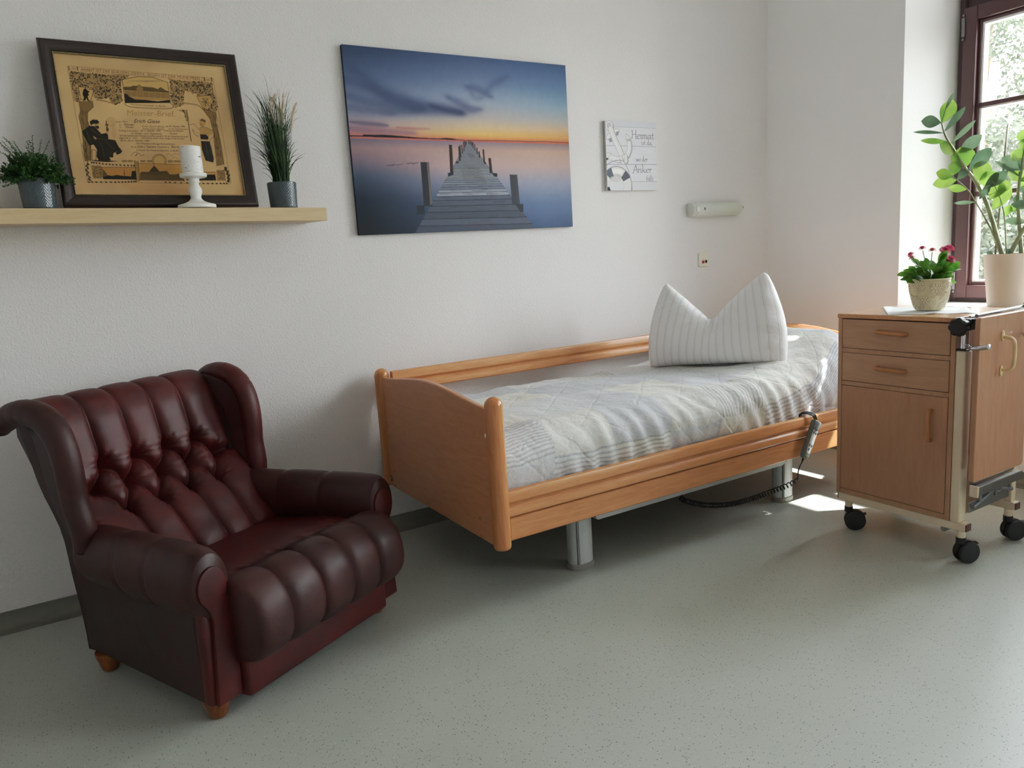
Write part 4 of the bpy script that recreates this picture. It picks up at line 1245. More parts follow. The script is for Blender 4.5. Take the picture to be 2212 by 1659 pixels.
# ------------------------------------------------------------------ large canvas: jetty at dusk
def jetty():
    X0, X1, Z0, Z1 = -.026, 1.106, 1.334, 2.106
    root = thing('canvas_picture', 'large canvas print of a wooden jetty running into a calm lake at dusk', 'picture', ((X0 + X1) / 2, 0, Z0))
    g = G().add(*rbox(X0, X1, -.0195, -.001, Z0, Z1, .0015, 1)); g.mk('canvas_edge', M['canvas_side'], root, smooth=False)
    p = Paint(560, 384, (0, 0, 0)); p.sheet(((65, 57), (1893, 232), (1948, 1548), (212, 1611)))
    H, W = p.h, p.w
    V = np.linspace(0, 1, H)[:, None] + 0 * np.linspace(0, 1, W)[None]; Uu = 0 * V + np.linspace(0, 1, W)[None]
    HZ = .4805
    def grad(stops, t):
        k = [a for a, _ in stops]; return np.stack([np.interp(t, k, [c[i] for _, c in stops]) for i in range(3)], -1)
    skyL = grad([(0, (52, 74, 120)), (.14, (84, 106, 156)), (.26, (124, 140, 184)), (.36, (150, 150, 184)), (.41, (188, 152, 168)), (.455, (214, 134, 132)), (.48, (206, 112, 112))], V)
    skyR = grad([(0, (62, 92, 146)), (.14, (96, 128, 178)), (.26, (138, 164, 200)), (.34, (176, 176, 184)), (.40, (226, 178, 138)), (.445, (240, 160, 92)), (.48, (222, 100, 70))], V)
    mid = grad([(0, (70, 92, 142)), (.14, (112, 130, 176)), (.26, (154, 164, 198)), (.34, (188, 176, 184)), (.40, (228, 190, 150)), (.44, (244, 190, 110)), (.465, (238, 140, 92)), (.48, (216, 98, 92))], V)
    wl = np.clip((Uu - .05) / .5, 0, 1)[..., None]; wr = np.clip((Uu - .55) / .4, 0, 1)[..., None]
    sky = skyL * (1 - wl) + mid * wl; sky = sky * (1 - wr) + skyR * wr
    watL = grad([(.48, (126, 114, 140)), (.53, (168, 134, 150)), (.60, (134, 116, 142)), (.68, (72, 88, 122)), (.80, (30, 48, 74)), (1, (22, 32, 44))], V)
    watC = grad([(.48, (140, 124, 150)), (.53, (190, 150, 152)), (.62, (196, 160, 166)), (.72, (140, 140, 176)), (.85, (78, 98, 140)), (1, (46, 66, 100))], V)
    watR = grad([(.48, (140, 120, 138)), (.53, (204, 158, 146)), (.62, (200, 164, 164)), (.72, (150, 152, 188)), (.85, (98, 120, 168)), (1, (66, 90, 136))], V)
    wl = np.clip((Uu - .03) / .38, 0, 1)[..., None]; wr = np.clip((Uu - .5) / .35, 0, 1)[..., None]
    wat = watL * (1 - wl) + watC * wl; wat = wat * (1 - wr) + watR * wr
    img = np.where((V < HZ)[..., None], sky, wat)
    img *= (1 - .10 * (np.abs(Uu - .5) * 2) ** 3)[..., None]
    p.a = img / 255.0
    # drifting clouds: soft dark streaks
    n = p.fractal(5, 9, 3)
    def streak(pts, wd, op, col=(62, 78, 124)):
        q = p.tr([(c.x, c.y) for c in catmull([(a, b, 0) for a, b in pts], 8)]); m = np.zeros((H, W))
        Y, X = np.mgrid[0:H, 0:W]
        for i, (cx, cy) in enumerate(q):
            t = i / (len(q) - 1); ww = wd * (.35 + .65 * math.sin(PI * (.12 + .76 * t)))
            nx, ny = q[min(i + 1, len(q) - 1)] - q[max(i - 1, 0)]; L = math.hypot(nx, ny); nx, ny = nx / L, ny / L
            dx, dy = X - cx, Y - cy; a = (dx * nx + dy * ny) / (ww * 2.2); b = (-dx * ny + dy * nx) / ww
            m = np.maximum(m, np.exp(-(a * a + b * b)))
        m = np.clip(m * (.45 + 1.1 * n), 0, 1) * op
        p.a = p.a * (1 - m[..., None]) + np.array(col) / 255 * m[..., None]
    streak([(60, 330), (280, 410), (500, 520), (740, 575), (900, 590), (1020, 612)], 17, .62)
    streak([(90, 200), (250, 330), (420, 450), (620, 540), (800, 585)], 15, .5)
    streak([(100, 470), (300, 530), (520, 590), (700, 590)], 13, .5)
    streak([(60, 560), (250, 590), (470, 620)], 9, .35)
    streak([(950, 500), (1040, 545), (1120, 585), (1180, 590)], 11, .55)
    streak([(1100, 410), (1180, 430), (1270, 480)], 10, .5); streak([(1250, 430), (1310, 380), (1400, 330)], 10, .45); streak([(1130, 470), (1160, 500), (1200, 500)], 7, .3)
    streak([(800, 560), (900, 590), (1030, 615)], 8, .6, (50, 64, 108))
    streak([(150, 690), (290, 705), (430, 718)], 5, .7, (96, 92, 130)); streak([(140, 740), (350, 765), (640, 780)], 9, .55, (120, 100, 136)); streak([(520, 735), (650, 745), (780, 748)], 3, .6, (170, 110, 116))
    # far shore
    p.poly([(130, 800), (240, 802), (250, 793), (330, 797), (400, 796), (470, 800), (560, 808), (700, 820), (860, 828), (905, 824), (960, 826), (1010, 836), (1085, 842), (1060, 843), (700, 828), (240, 811), (130, 808)], (26, 26, 34))
    p.line([(1085, 843), (1500, 850), (1600, 856), (1700, 854), (1915, 866)], 1.6, (70, 50, 66), .8)
    # weed on the water
    for k in range(16): 
        x = 420 + rng.random() * 280; y = 1045 - (x - 420) * .1 + rng.random() * 14
        p.line([(x, y), (x + 18 + 25 * rng.random(), y - 5)], 1.3, (84, 74, 96), .6)
    # jetty deck
    deck = [(665, 1596), (1090, 848), (1112, 850), (1640, 1562)]
    p.poly(deck, (120, 122, 140))
    q = p.tr(deck)
    (lx0, ly0), (lx1, ly1), (rx1, ry1), (rx0, ry0) = q
    # boards: perspective spacing
    yb_ = [1596, 1535, 1480, 1425, 1375, 1330, 1297, 1268, 1243, 1222, 1203, 1186, 1170, 1156, 1143, 1131, 1120, 1110, 1101, 1092, 1084, 1076]
    shade = [(74, 84, 108), (88, 96, 122), (78, 86, 108), (84, 92, 114), (86, 94, 118), (90, 98, 122), (148, 152, 176), (142, 148, 172), (116, 122, 148), (120, 126, 150), (130, 136, 158), (126, 132, 154)]
    def edge(y):
        tl = (1596 - y) / (1596 - 848); tr_ = (1562 + (1596 - y) * -0.02 - y + 34) / (1562 - 850 + 34) if 0 else (1580 - y) / (1580 - 850)
        return (665 + (1090 - 665) * tl, y), (1640 + (1112 - 1640) * max(-.05, tr_), y - 30 * (1 - tl) + 12 * (1 - tl))
    for i, (a, b) in enumerate(zip(yb_, yb_[1:])):
        (la, ra), (lb, rb) = edge(a), edge(b)
        c = shade[i] if i < len(shade) else (126 + (i % 3) * 6, 131 + (i % 3) * 6, 152)
        p.poly([la, ra, rb, lb], c)
        p.line([lb, rb], max(.8, 2.6 - .12 * i), (34, 36, 52), .9 if i < 12 else .45)
        for k in range(10 if i < 9 else 3):
            t = rng.random(); u0 = la[0] + (ra[0] - la[0]) * t; yy = a + (b - a) * rng.random()
            u0 = min(u0, ra[0] - 190); e0 = u0 + 50 + 50 * rng.random()
            p.line([(u0, yy - 8), (e0, yy - 9)], 1, (62, 60, 74), .35)
    # damp stains
    p.poly([(1040, 1090), (1070, 1040), (1130, 1035), (1190, 1060), (1215, 1110), (1250, 1190), (1220, 1205), (1060, 1195)], (108, 106, 122), .35)
    p.poly([(1085, 950), (1110, 945), (1150, 965), (1150, 985), (1110, 985)], (96, 96, 116), .5)
    p.poly([(1000, 1540), (1180, 1500), (1300, 1530), (1200, 1560)], (100, 84, 92), .25)
    # posts and cross beams
    dk = (44, 42, 52)
    def postp(x, yt, yb, w, skew, col, lit):
        p.poly([(x, yt), (x + w, yt + 2), (x + w + skew, yb), (x + skew, yb)], col)
        if lit: p.poly([(x + w * .75, yt + 2), (x + w, yt + 2), (x + w + skew, yb - 20), (x + w * .75 + skew, yb)], lit, .8)
    p.poly([(676, 1372), (740, 1368), (745, 1440), (680, 1444)], (46, 54, 72)); postp(709, 1018, 1375, 68, 28, (50, 52, 64), (128, 118, 116))
    p.poly([(1505, 1362), (1543, 1362), (1545, 1425), (1520, 1428), (1440, 1300)], (52, 58, 76)); postp(1433, 1122, 1362, 62, 20, (62, 66, 82), (76, 74, 84))
    for x, yt, yb, w, sk in ((941, 878, 1110, 26, 10), (1016, 893, 1010, 14, 6), (1026, 882, 980, 9, 6), (1041, 878, 950, 8, 4), (1056, 852, 930, 7, 4), (1066, 846, 900, 8, 3), (1076, 845, 880, 7, 2), (1097, 845, 872, 6, 2), (1110, 846, 878, 6, 2), (1122, 850, 890, 7, 2), (1132, 858, 905, 7, 2), (1146, 872, 925, 7, 3), (1164, 900, 955, 8, 3), (1181, 932, 985, 10, 3), (1213, 916, 1020, 13, 8), (1260, 987, 1110, 22, 12)):
        postp(x, yt, yb, w, sk, (52, 42, 48), (110, 78, 70) if w > 12 else None)
    for a in ([(930, 1108), (975, 1104), (978, 1120), (934, 1138)], [(1290, 1108), (1332, 1112), (1333, 1140), (1306, 1136)], [(996, 1016), (1020, 1012), (1022, 1024), (998, 1032)], [(1222, 1018), (1242, 1022), (1240, 1038), (1228, 1034)]): p.poly(a, (40, 44, 62))
    g2 = 1 + .04 * (p.fractal(60, 40, 9, 2) - .5); p.a *= g2[..., None]
    gy = p.a.mean(-1, keepdims=True); p.a = (gy + (p.a - gy) * .86) * np.array([.96, .97, .93])
    p.mesh('printed_canvas', X0, X1, Z0, Z1, lambda x, z: (x, -.0200, z), M['print_matte'], root, 1.08)
jetty()

# ------------------------------------------------------------------ small canvas with a saying and an anchor
GL = {
 'H': [[(.08, .98), (.10, .5), (.06, 0)], [(.02, .96), (.12, 1.0)], [(.50, 1.0), (.50, .5), (.48, 0)], [(.08, .50), (.50, .53)], [(.48, .02), (.56, 0)]],
 'e': [[(.05, .25), (.22, .29), (.34, .36), (.30, .47), (.20, .49), (.08, .38), (.05, .20), (.12, .03), (.25, .0), (.37, .09)]],
 'i': [[(.04, .42), (.10, .49), (.09, .1), (.15, .0), (.20, .04)], [(.09, .68), (.12, .71)]],
 'm': [[(.03, .42), (.09, .49), (.08, 0)], [(.08, .33), (.20, .48), (.29, .44), (.29, 0)], [(.29, .33), (.41, .48), (.50, .44), (.50, .08), (.56, .0), (.60, .04)]],
 'n': [[(.03, .42), (.09, .49), (.08, 0)], [(.08, .33), (.22, .48), (.31, .44), (.31, .08), (.37, 0), (.41, .04)]],
 'a': [[(.33, .43), (.22, .49), (.09, .38), (.05, .16), (.13, .0), (.25, .1), (.33, .3)], [(.34, .48), (.33, .1), (.38, 0), (.43, .04)]],
 't': [[(.17, .72), (.13, .4), (.13, .1), (.19, 0), (.29, .05)], [(.02, .46), (.30, .50)]],
 's': [[(.27, .44), (.18, .49), (.08, .40), (.14, .28), (.24, .19), (.23, .06), (.13, 0), (.04, .06)]],
 'd': [[(.33, .43), (.22, .49), (.09, .38), (.05, .16), (.13, .0), (.25, .1), (.33, .3)], [(.30, .98), (.34, 1.0), (.33, .1), (.38, 0), (.43, .04)]],
 ',': [[(.07, .07), (.10, .02), (.08, -.08), (.03, -.14)]], '.': [[(.06, .02), (.09, .05)]],
 'w': [[(.02, .47), (.07, .48), (.14, .0), (.28, .42), (.36, .0), (.50, .40), (.49, .49)]],
 'o': [[(.20, .49), (.08, .38), (.05, .2), (.12, .02), (.22, 0), (.34, .12), (.37, .3), (.30, .45), (.20, .49)]],
 'r': [[(.03, .42), (.09, .49), (.08, 0)], [(.08, .30), (.18, .46), (.29, .46)]],
 'A': [[(.0, -.02), (.06, .0), (.30, .96), (.33, 1.0)], [(.33, 1.0), (.42, .5), (.52, .02), (.58, .0)], [(.10, .33), (.46, .36)]],
 'k': [[(.06, .98), (.10, 1.0), (.08, 0)], [(.33, .48), (.20, .34), (.09, .25)], [(.12, .27), (.22, .2), (.34, .0), (.42, .02)]],
 'f': [[(.34, .93), (.27, 1.0), (.18, .86), (.14, .4), (.12, -.1), (.04, -.26)], [(.02, .46), (.29, .50)]],
 'l': [[(.05, .98), (.10, 1.0), (.09, .1), (.15, 0), (.20, .04)]],
}
ADV = {'H': .58, 'e': .40, 'i': .21, 'm': .61, 'n': .42, 'a': .43, 't': .30, 's': .31, 'd': .44, ',': .16, '.': .14, 'w': .54, 'o': .42, 'r': .30, 'A': .56, 'k': .41, 'f': .28, 'l': .21, ' ': .22, 'ä': .43}
def pen_text(p, txt, a, b, height, w, col):
    tot = sum(ADV[c] for c in txt); x = 0
    A, B = np.array(a, float), np.array(b, float); ex = (B - A) / tot; up = np.array([0, -height])
    for c in txt:
        st = list(GL['a' if c == 'ä' else c]) if c != ' ' else []
        if c == 'ä': st += [[(.10, .66), (.13, .69)], [(.25, .66), (.28, .69)]]
        for s_ in st:
            q = [A + ex * (x + u) + up * v_ for u, v_ in s_]
            p.curve([tuple(z) for z in q], w, col, 1.0, pen=math.radians(25), per=5)
        x += ADV[c]
def saying():
    X0, X1, Z0, Z1 = 1.339, 1.682, 1.509, 1.858
    root = thing('canvas_sign', 'small square white canvas with anchor, lifebuoy and grey lettering beside the jetty picture', 'picture', ((X0 + X1) / 2, 0, Z0))
    g = G().add(*rbox(X0, X1, -.0195, -.001, Z0, Z1, .0015, 1)); g.mk('canvas_edge', M['canvas_white'], root, smooth=False)
    p = Paint(380, 388, (222, 222, 228)); p.sheet(((132, 92), (636, 113), (636, 787), (140, 790)))
    n = p.fractal(6, 40, 5); p.a *= (1 + .05 * (n - .5))[..., None]
    p.poly([(132, 92), (636, 113), (636, 172), (132, 152)], (212, 213, 222)); p.poly([(132, 700), (636, 698), (636, 787), (140, 790)], (214, 215, 220), .7)
    gr = (108, 108, 114)
    for a, b, c, d in ((152, 172, 1.4, .7), (342, 355, 2.2, .8), (527, 531, 2.4, 1), (698, 702, 1.8, .8)):
        p.line([(128, a), (640, b)], c, gr, d)
    # anchor, a carved white ornament: dark contour then body then highlight
    sh, bd, hi = (140, 140, 146), (226, 226, 228), (244, 244, 244)
    def limb(pts, w): 
        p.curve([(x + 9, y + 7) for x, y in pts], w, (150, 150, 156), .55); p.curve(pts, w + 3, (120, 120, 126), .75); p.curve(pts, w, bd); p.curve([(x - 2, y - 2) for x, y in pts], w * .25, hi, .8); p.curve([(x + 5, y + 3) for x, y in pts], 1.0, (90, 90, 96), .5)
    limb([(172, 112), (150, 128), (148, 155), (170, 182), (194, 172), (202, 145), (192, 120), (172, 112)], 15)
    p.oval((170, 142), 22, 25, (170, 170, 176)); p.oval((170, 138), 14, 17, (196, 196, 200))
    limb([(158, 262), (200, 222), (248, 196)], 25)
    p.poly([(166, 275), (196, 262), (200, 305), (172, 312)], (140, 140, 148)); p.poly([(238, 205), (262, 205), (262, 240), (240, 248)], (140, 140, 148))
    limb([(186, 180), (222, 280), (262, 370), (292, 450)], 34)
    limb([(366, 300), (366, 380), (340, 440), (300, 470), (240, 480), (160, 452)], 30)
    p.poly([(338, 224), (392, 270), (336, 284)], bd); p.line([(338, 224), (392, 270), (336, 284), (338, 224)], 1.5, (120, 120, 126)); p.poly([(340, 286), (384, 276), (382, 300), (345, 300)], (150, 150, 156), .7)
    p.poly([(134, 410), (186, 422), (150, 476), (140, 470)], bd); p.line([(140, 412), (186, 422), (146, 478)], 1.4, (120, 120, 126)); p.poly([(134, 462), (160, 470), (142, 492), (134, 485)], (60, 60, 68))
    limb([(330, 440), (332, 500), (300, 510), (282, 460)], 18)
    # rope
    p.curve([(120, 560), (160, 520), (230, 492), (300, 496), (340, 560), (366, 650), (380, 740), (384, 790)], 5, (170, 170, 172)); p.curve([(120, 560), (160, 520), (230, 492), (300, 496), (340, 560), (366, 650), (380, 740), (384, 790)], 1.5, (110, 110, 116))
    # lifebuoy ring with slate bands
    C = (232, 736)
    def seg(a0, a1, col, r0=76, r1=152, asp=1.2):
        pts = [(C[0] + r1 * math.cos(t) * .96, C[1] - r1 * asp * math.sin(t)) for t in np.linspace(a0, a1, 18)] + [(C[0] + r0 * math.cos(t) * .96, C[1] - r0 * asp * math.sin(t)) for t in np.linspace(a1, a0, 18)]
        p.poly(pts, col)
    R_ = math.radians
    seg(R_(-40), R_(220), (120, 120, 126), 68, 158); seg(R_(-40), R_(220), (226, 225, 223)); seg(R_(60), R_(110), (246, 246, 244), 100, 135); seg(R_(30), R_(130), (196, 194, 192), 76, 92)
    seg(R_(110), R_(140), (96, 100, 112)); seg(R_(24), R_(52), (86, 89, 102)); seg(R_(190), R_(225), (40, 40, 50))
    p.oval(C, 72, 90, (222, 223, 228)); p.oval((C[0] - 8, C[1] - 62), 60, 30, (206, 200, 200), .7)
    ink = (106, 106, 114)
    pen_text(p, 'Heimat', (392, 272), (614, 280), 82, 4.6, ink)
    pen_text(p, 'ist da,', (486, 334), (596, 338), 50, 3.1, ink)
    pen_text(p, 'wo der', (430, 500), (548, 502), 52, 3.1, ink)
    pen_text(p, 'Anker', (396, 611), (586, 612), 72, 4.4, ink)
    pen_text(p, 'fällt.', (526, 692), (606, 696), 50, 3.1, ink)
    p.mesh('printed_canvas', X0, X1, Z0, Z1, lambda x, z: (x, -.0200, z), M['print_matte'], root, 1.03)
saying()
# ------------------------------------------------------------------ floating shelf and what stands on it
def shelf_top(x, y): return 1.4345 - .0168 * (x + .236) + .031 * (y + .26)
SH0, SH1, SHT = -1.80, -.236, .0490
def shelf():
    v = []
    for x in (SH0, SH1):
        for y in (-.26, -.0015):
            for dz in (-SHT, 0): v.append((x, y, shelf_top(x, y) + dz))
    f = [(0, 1, 3, 2), (4, 6, 7, 5), (0, 4, 5, 1), (2, 3, 7, 6), (1, 5, 7, 3), (0, 2, 6, 4)]
    o = mk('wall_shelf', v, f, M['maple'], None, smooth=False)
    bm = bmesh.new(); bm.from_mesh(o.data); bmesh.ops.bevel(bm, geom=list(bm.edges), offset=.0015, segments=1, affect='EDGES'); bm.to_mesh(o.data); bm.free()
    tag(o, 'pale maple floating shelf with thick front edge on the white wall', 'shelf')
shelf()

# framed certificate leaning on the wall
def certificate():
    X0, X1 = -1.105, -.463
    yb, yt, L = -.135, -.034, .575
    zb = shelf_top(-.785, yb) + .008
    s_ = (yt - yb) / L; c_ = math.sqrt(1 - s_ * s_)
    tilt = -.0168
    def P(x, h, d=0):
        """x along the wall, h up the leaning board, d out of its face"""
        return (x, yb + h * s_ - d * c_, zb + h * c_ + d * s_ + (x + .785) * tilt * (1 - h / L * .6))
    root = thing('framed_certificate', 'old guild certificate in a dark mahogany frame leaning on the wall shelf', 'picture', (-.785, yb, zb))
    prof = [(0, 0), (0, .018), (.004, .024), (.010, .026), (.018, .0235), (.026, .018), (.033, .0155), (.038, .015), (.0405, .012), (.0405, 0)]
    W = .0405
    cor = [(X0, 0, 1, 1), (X1, 0, -1, 1), (X1, L, -1, -1), (X0, L, 1, -1)]
    rings = [[P(cx + sx * a, ch + sy * a, d) for a, d in prof] for cx, ch, sx, sy in cor]
    rings.append(rings[0])
    v, f = loft(rings, cap=False)
    mk('frame', v, f, M['frame_dark'], root, autosmooth=30)
    W2 = .0405
    prof = [(W2, .002), (W2, .0135), (W2 + .0015, .0145), (W2 + .003, .0135), (W2 + .0042, .010), (W2 + .0042, .002)]
    rings = [[P(cx + sx * a, ch + sy * a, d) for a, d in prof] for cx, ch, sx, sy in cor]; rings.append(rings[0])
    mk('gilt_edge', *loft(rings, cap=False), M['gilt'], root, autosmooth=30)
    a, b, h0, h1 = X0 + W2 + .003, X1 - W2 - .003, W2 + .003, L - W2 - .003
    mk('backing_board', [P(X0 + .01, .01, .0008), P(X1 - .01, .01, .0008), P(X1 - .01, L - .01, .0008), P(X0 + .01, L - .01, .0008)], [(0, 1, 2, 3)], M['frame_dark'], root, smooth=False)
    g = mk('glass', [P(a, h0, .009), P(b, h0, .009), P(b, h1, .009), P(a, h1, .009)], [(0, 1, 2, 3)], M['pic_glass'], root, smooth=False)
    # printed sheet
    p = Paint(700, 616, (220, 183, 134)); p.sheet(((-6.6, -4), (2065, 149), (2222, 1644), (202, 1644)))
    n = p.fractal(5, 5, 21); n2 = p.fractal(2, 2, 22, 2)
    yy, xx = np.mgrid[0:p.h, 0:p.w]; e = np.minimum.reduce([xx / p.w, 1 - xx / p.w, yy / p.h, 1 - yy / p.h])
    p.a *= (1 + .16 * (n - .5) + .12 * (n2 - .5))[..., None]
    edge = np.clip(1 - e / .13, 0, 1)[..., None] * (.35 + .5 * n[..., None])
    p.a = p.a * (1 - edge * .75) + np.array((232, 202, 158)) / 255 * edge * .75
    bt = np.clip((yy / p.h - .86) / .1, 0, 1) * np.clip((n - .45) * 4, 0, 1)
    p.a = p.a * (1 - .35 * bt[..., None]) + np.array((176, 116, 58)) / 255 * .35 * bt[..., None]
    ink = (66, 54, 36); mid = (116, 94, 60); dk = (44, 40, 32); pap = (206, 164, 102)
    # border lines
    p.line([(168, 155), (1915, 290), (2060, 1505), (350, 1490), (168, 155)], 1.2, mid, .9); p.line([(180, 205), (1915, 330)], 1.0, mid, .8)
    p.text('ARBEIT IST DES BÜRGERS ZIERDE, SEGEN IST DER MÜHE PREIS !', (325, 208), (1782, 312), 42, (132, 100, 58), 1.0)
    p.text('190', (195, 194), (270, 199), 30, mid); p.text('190', (1822, 318), (1880, 322), 30, mid)
    for x in (178, 280): p.poly([(x, 160), (x + 14, 161), (x + 18, 205), (x + 4, 204)], mid, .9)
    for x in (1800, 1888): p.poly([(x, 280), (x + 16, 281), (x + 20, 326), (x + 4, 325)], mid, .9)
    r = np.random.default_rng(5)
    # oak foliage: hatch of small leaf strokes
    def inside(x, y, poly):
        c = False
        for (ax, ay), (bx, by) in zip(poly, poly[1:] + poly[:1]):
            if (ay > y) != (by > y) and x < (bx - ax) * (y - ay) / (by - ay) + ax: c = not c
        return c
    def foliage(poly, nn, s=1.0):
        xs = [q[0] for q in poly]; ys = [q[1] for q in poly]
        p.poly(poly, (128, 102, 64), .5)
        k = 0
        while k < nn:
            x = r.uniform(min(xs), max(xs)); y = r.uniform(min(ys), max(ys))
            if not inside(x, y, poly): continue
            k += 1; a = r.uniform(0, PI); l = r.uniform(9, 20) * s
            dx, dy = math.cos(a) * l, math.sin(a) * l
            p.poly([(x - dx, y - dy), (x + dy * .38, y - dx * .38), (x + dx, y + dy), (x - dy * .38, y + dx * .38)], ink if r.random() < .72 else pap, .9)
    foliage([(190, 215), (800, 270), (900, 265), (800, 330), (810, 560), (720, 610), (640, 520), (560, 540), (470, 520), (440, 420), (300, 400), (290, 580), (230, 560), (200, 330)], 620)
    foliage([(1390, 310), (1900, 340), (1950, 640), (1900, 720), (1760, 620), (1700, 470), (1560, 430), (1540, 600), (1440, 640), (1390, 560)], 480)
    # branches and trunks
    for c in ([(300, 560), (360, 470), (470, 400), (540, 375), (600, 400)], [(640, 400), (690, 380), (720, 440), (660, 520), (690, 590)], [(580, 310), (700, 260), (900, 265)], [(1380, 300), (1500, 330), (1620, 360), (1740, 480)], [(1530, 470), (1560, 420), (1620, 410), (1660, 470)], [(1540, 580), (1700, 600), (1760, 640)], [(500, 545), (600, 560), (680, 580), (800, 560)]):
        p.curve(c, 5, mid); p.curve(c, 2.4, pap)
    tr = [(290, 570), (450, 560), (460, 630), (390, 690), (382, 790), (420, 900), (400, 1240), (330, 1250), (310, 900), (280, 740), (300, 680)]
    p.poly(tr, (148, 116, 72)); p.line(tr + tr[:1], 1.3, ink)
    for k in range(60):
        x = 300 + r.random() * 80; y = 600 + r.random() * 640; p.line([(x, y), (x + r.uniform(-10, 18), y + 40)], 1.1, ink, .7)
    tr = [(1760, 640), (1930, 690), (1920, 800), (1960, 1000), (1990, 1280), (1900, 1300), (1880, 900), (1850, 760)]
    p.poly(tr, (150, 118, 74)); p.line(tr + tr[:1], 1.3, ink)
    for k in range(60):
        x = 1870 + r.random() * 60; y = 700 + r.random() * 560; p.line([(x + (y - 700) * .06, y), (x + (y - 700) * .06 + r.uniform(-8, 14), y + 40)], 1.1, ink, .7)
    # shields: a bear to one side, an eagle to the other
    p.poly([(290, 395), (345, 400), (400, 425), (470, 432), (440, 540), (400, 565), (360, 568), (310, 530)], (216, 178, 118)); p.line([(290, 395), (345, 400), (400, 425), (470, 432), (440, 540), (400, 565), (360, 568), (310, 530), (290, 395)], 1.4, ink)
    p.poly([(350, 425), (372, 415), (400, 440), (425, 450), (402, 468), (412, 490), (396, 505), (402, 540), (416, 556), (392, 556), (378, 525), (366, 556), (340, 552), (352, 520), (336, 480)], dk)
    p.poly([(1706, 500), (1870, 490), (1900, 560), (1830, 660), (1760, 620)], (206, 166, 106)); p.line([(1706, 500), (1870, 490), (1900, 560), (1830, 660), (1760, 620), (1706, 500)], 1.4, ink)
    for k in range(26):
        a = r.uniform(0, 2 * PI); p.line([(1815, 565), (1815 + 55 * math.cos(a), 565 + 55 * math.sin(a))], 1.0, ink, .7)
    # upper vignette: a long gabled building among trees
    vg = [(820, 310), (1000, 275), (1180, 280), (1365, 340), (1382, 575), (840, 580)]
    p.poly(vg, (218, 180, 118)); p.line(vg + vg[:1], 2, ink)
    for k in range(7): p.curve([(860 + k * 60, 350 - 4 * k), (950 + k * 50, 320), (1050 + k * 40, 335), (1120 + k * 30, 320)], 1, mid, .6)
    p.poly([(832, 395), (920, 392), (940, 380), (1000, 382), (1022, 368), (1050, 390), (1190, 400), (1240, 420), (1275, 395), (1330, 430), (1372, 445), (1374, 470), (832, 440)], (112, 90, 56))
    p.poly([(832, 430), (1375, 460), (1378, 550), (836, 540)], (186, 148, 92))
    for k in range(30):
        x = 850 + k * 17.5; yk = 440 + (x - 840) * .05
        p.poly([(x, yk), (x + 6, yk), (x + 6, yk + 60), (x, yk + 60)], ink if k % 4 else mid, .85)
    p.poly([(985, 400), (1022, 370), (1062, 402), (1070, 500), (990, 500)], (166, 130, 80)); p.line([(985, 400), (1022, 370), (1062, 402)], 1.5, ink)
    p.poly([(836, 490), (880, 500), (960, 540), (1080, 545), (1230, 560), (1380, 545), (1382, 575), (842, 580)], dk)
    p.poly([(836, 470), (870, 480), (910, 530), (850, 560)], dk)
    p.curve([(830, 590), (900, 625), (1100, 640), (1350, 645), (1420, 620), (1380, 580)], 2, ink); p.text('Handwerkskammer zu Berlin', (900, 604), (1330, 628), 26, mid)
    # headline, blurred red-brown blackletter
    p.text('Meister-Brief.', (850, 726), (1430, 738), 92, (164, 122, 72), .35); p.text('Meister-Brief.', (854, 722), (1434, 734), 92, (170, 128, 78), .4)
    p.text('Erich Giese', (930, 808), (1246, 814), 62, dk, 1, .35)
    def row(y, parts):
        for t, x0, x1, h, sh, c in parts: p.text(t, (x0, y), (x1, y + (x1 - x0) * .012), h, c, .95, sh)
    row(806, [('wird dem', 716, 780, 26, 0, ink), ('Herr', 790, 862, 34, .4, mid)])
    row(842, [('zu', 756, 780, 24, 0, ink), ('Werder', 806, 940, 38, .4, ink)]); row(858, [('Kreis Zauch-Belzig', 1024, 1300, 30, .4, mid), ('am 29. Oktober 1894', 1310, 1545, 30, .4, ink)])
    row(870, [('in', 758, 776, 24, 0, ink), ('Werder', 822, 930, 32, .4, ink)]); row(885, [('Kreis Zauch-Belzig', 1030, 1290, 28, .4, mid), ('vor der unterzeichneten', 1340, 1575, 24, 0, ink)])
    row(908, [('Prüfungs-Kommission', 750, 975, 26, 0, ink), ('am 5. Oktober 1920', 1006, 1250, 32, .4, ink), ('Prüfung, die Meister-', 1290, 1530, 26, 0, ink)])
    row(940, [('im Sattler- und Tapezierer', 890, 1265, 30, .4, ink), ('Handwerk', 1350, 1450, 26, 0, ink)])
    row(965, [('nach den bestehenden Prüfungsvorschriften gemäß § 133 der Gewerbeordnung für', 752, 1580, 27, 0, ink)])
    row(992, [('gegen hat er', 752, 890, 26, 0, ink), ('allen', 905, 970, 28, .4, mid), ('zum Zeichen dessen dieser Zeugnis erteilt worden.', 1015, 1530, 26, 0, ink)])
    row(1022, [('Berlin, den 6. Oktober 1920', 760, 1105, 30, .4, ink)])
    row(1056, [('Die Meisterprüfungs-Kommission', 945, 1410, 28, 0, ink)])
    row(1094, [('für das', 888, 950, 24, 0, ink), ('Sattler u. Tapezierer', 958, 1190, 36, .4, ink), ('handwerk in', 1200, 1340, 26, 0, ink), ('Berlin', 1360, 1475, 32, .4, ink)])
    row(1132, [('im Bezirk der Handwerkskammer zu Berlin.', 948, 1455, 27, 0, ink)])
    p.curve([(880, 1190), (920, 1150), (960, 1152), (930, 1190), (980, 1160), (1000, 1190), (1040, 1170)], 1.2, ink, .8); p.curve([(1300, 1180), (1330, 1160), (1360, 1185), (1400, 1165), (1460, 1170)], 1.1, mid, .8); p.curve([(1370, 1220), (1400, 1200), (1440, 1222), (1490, 1210)], 1.1, mid, .8)
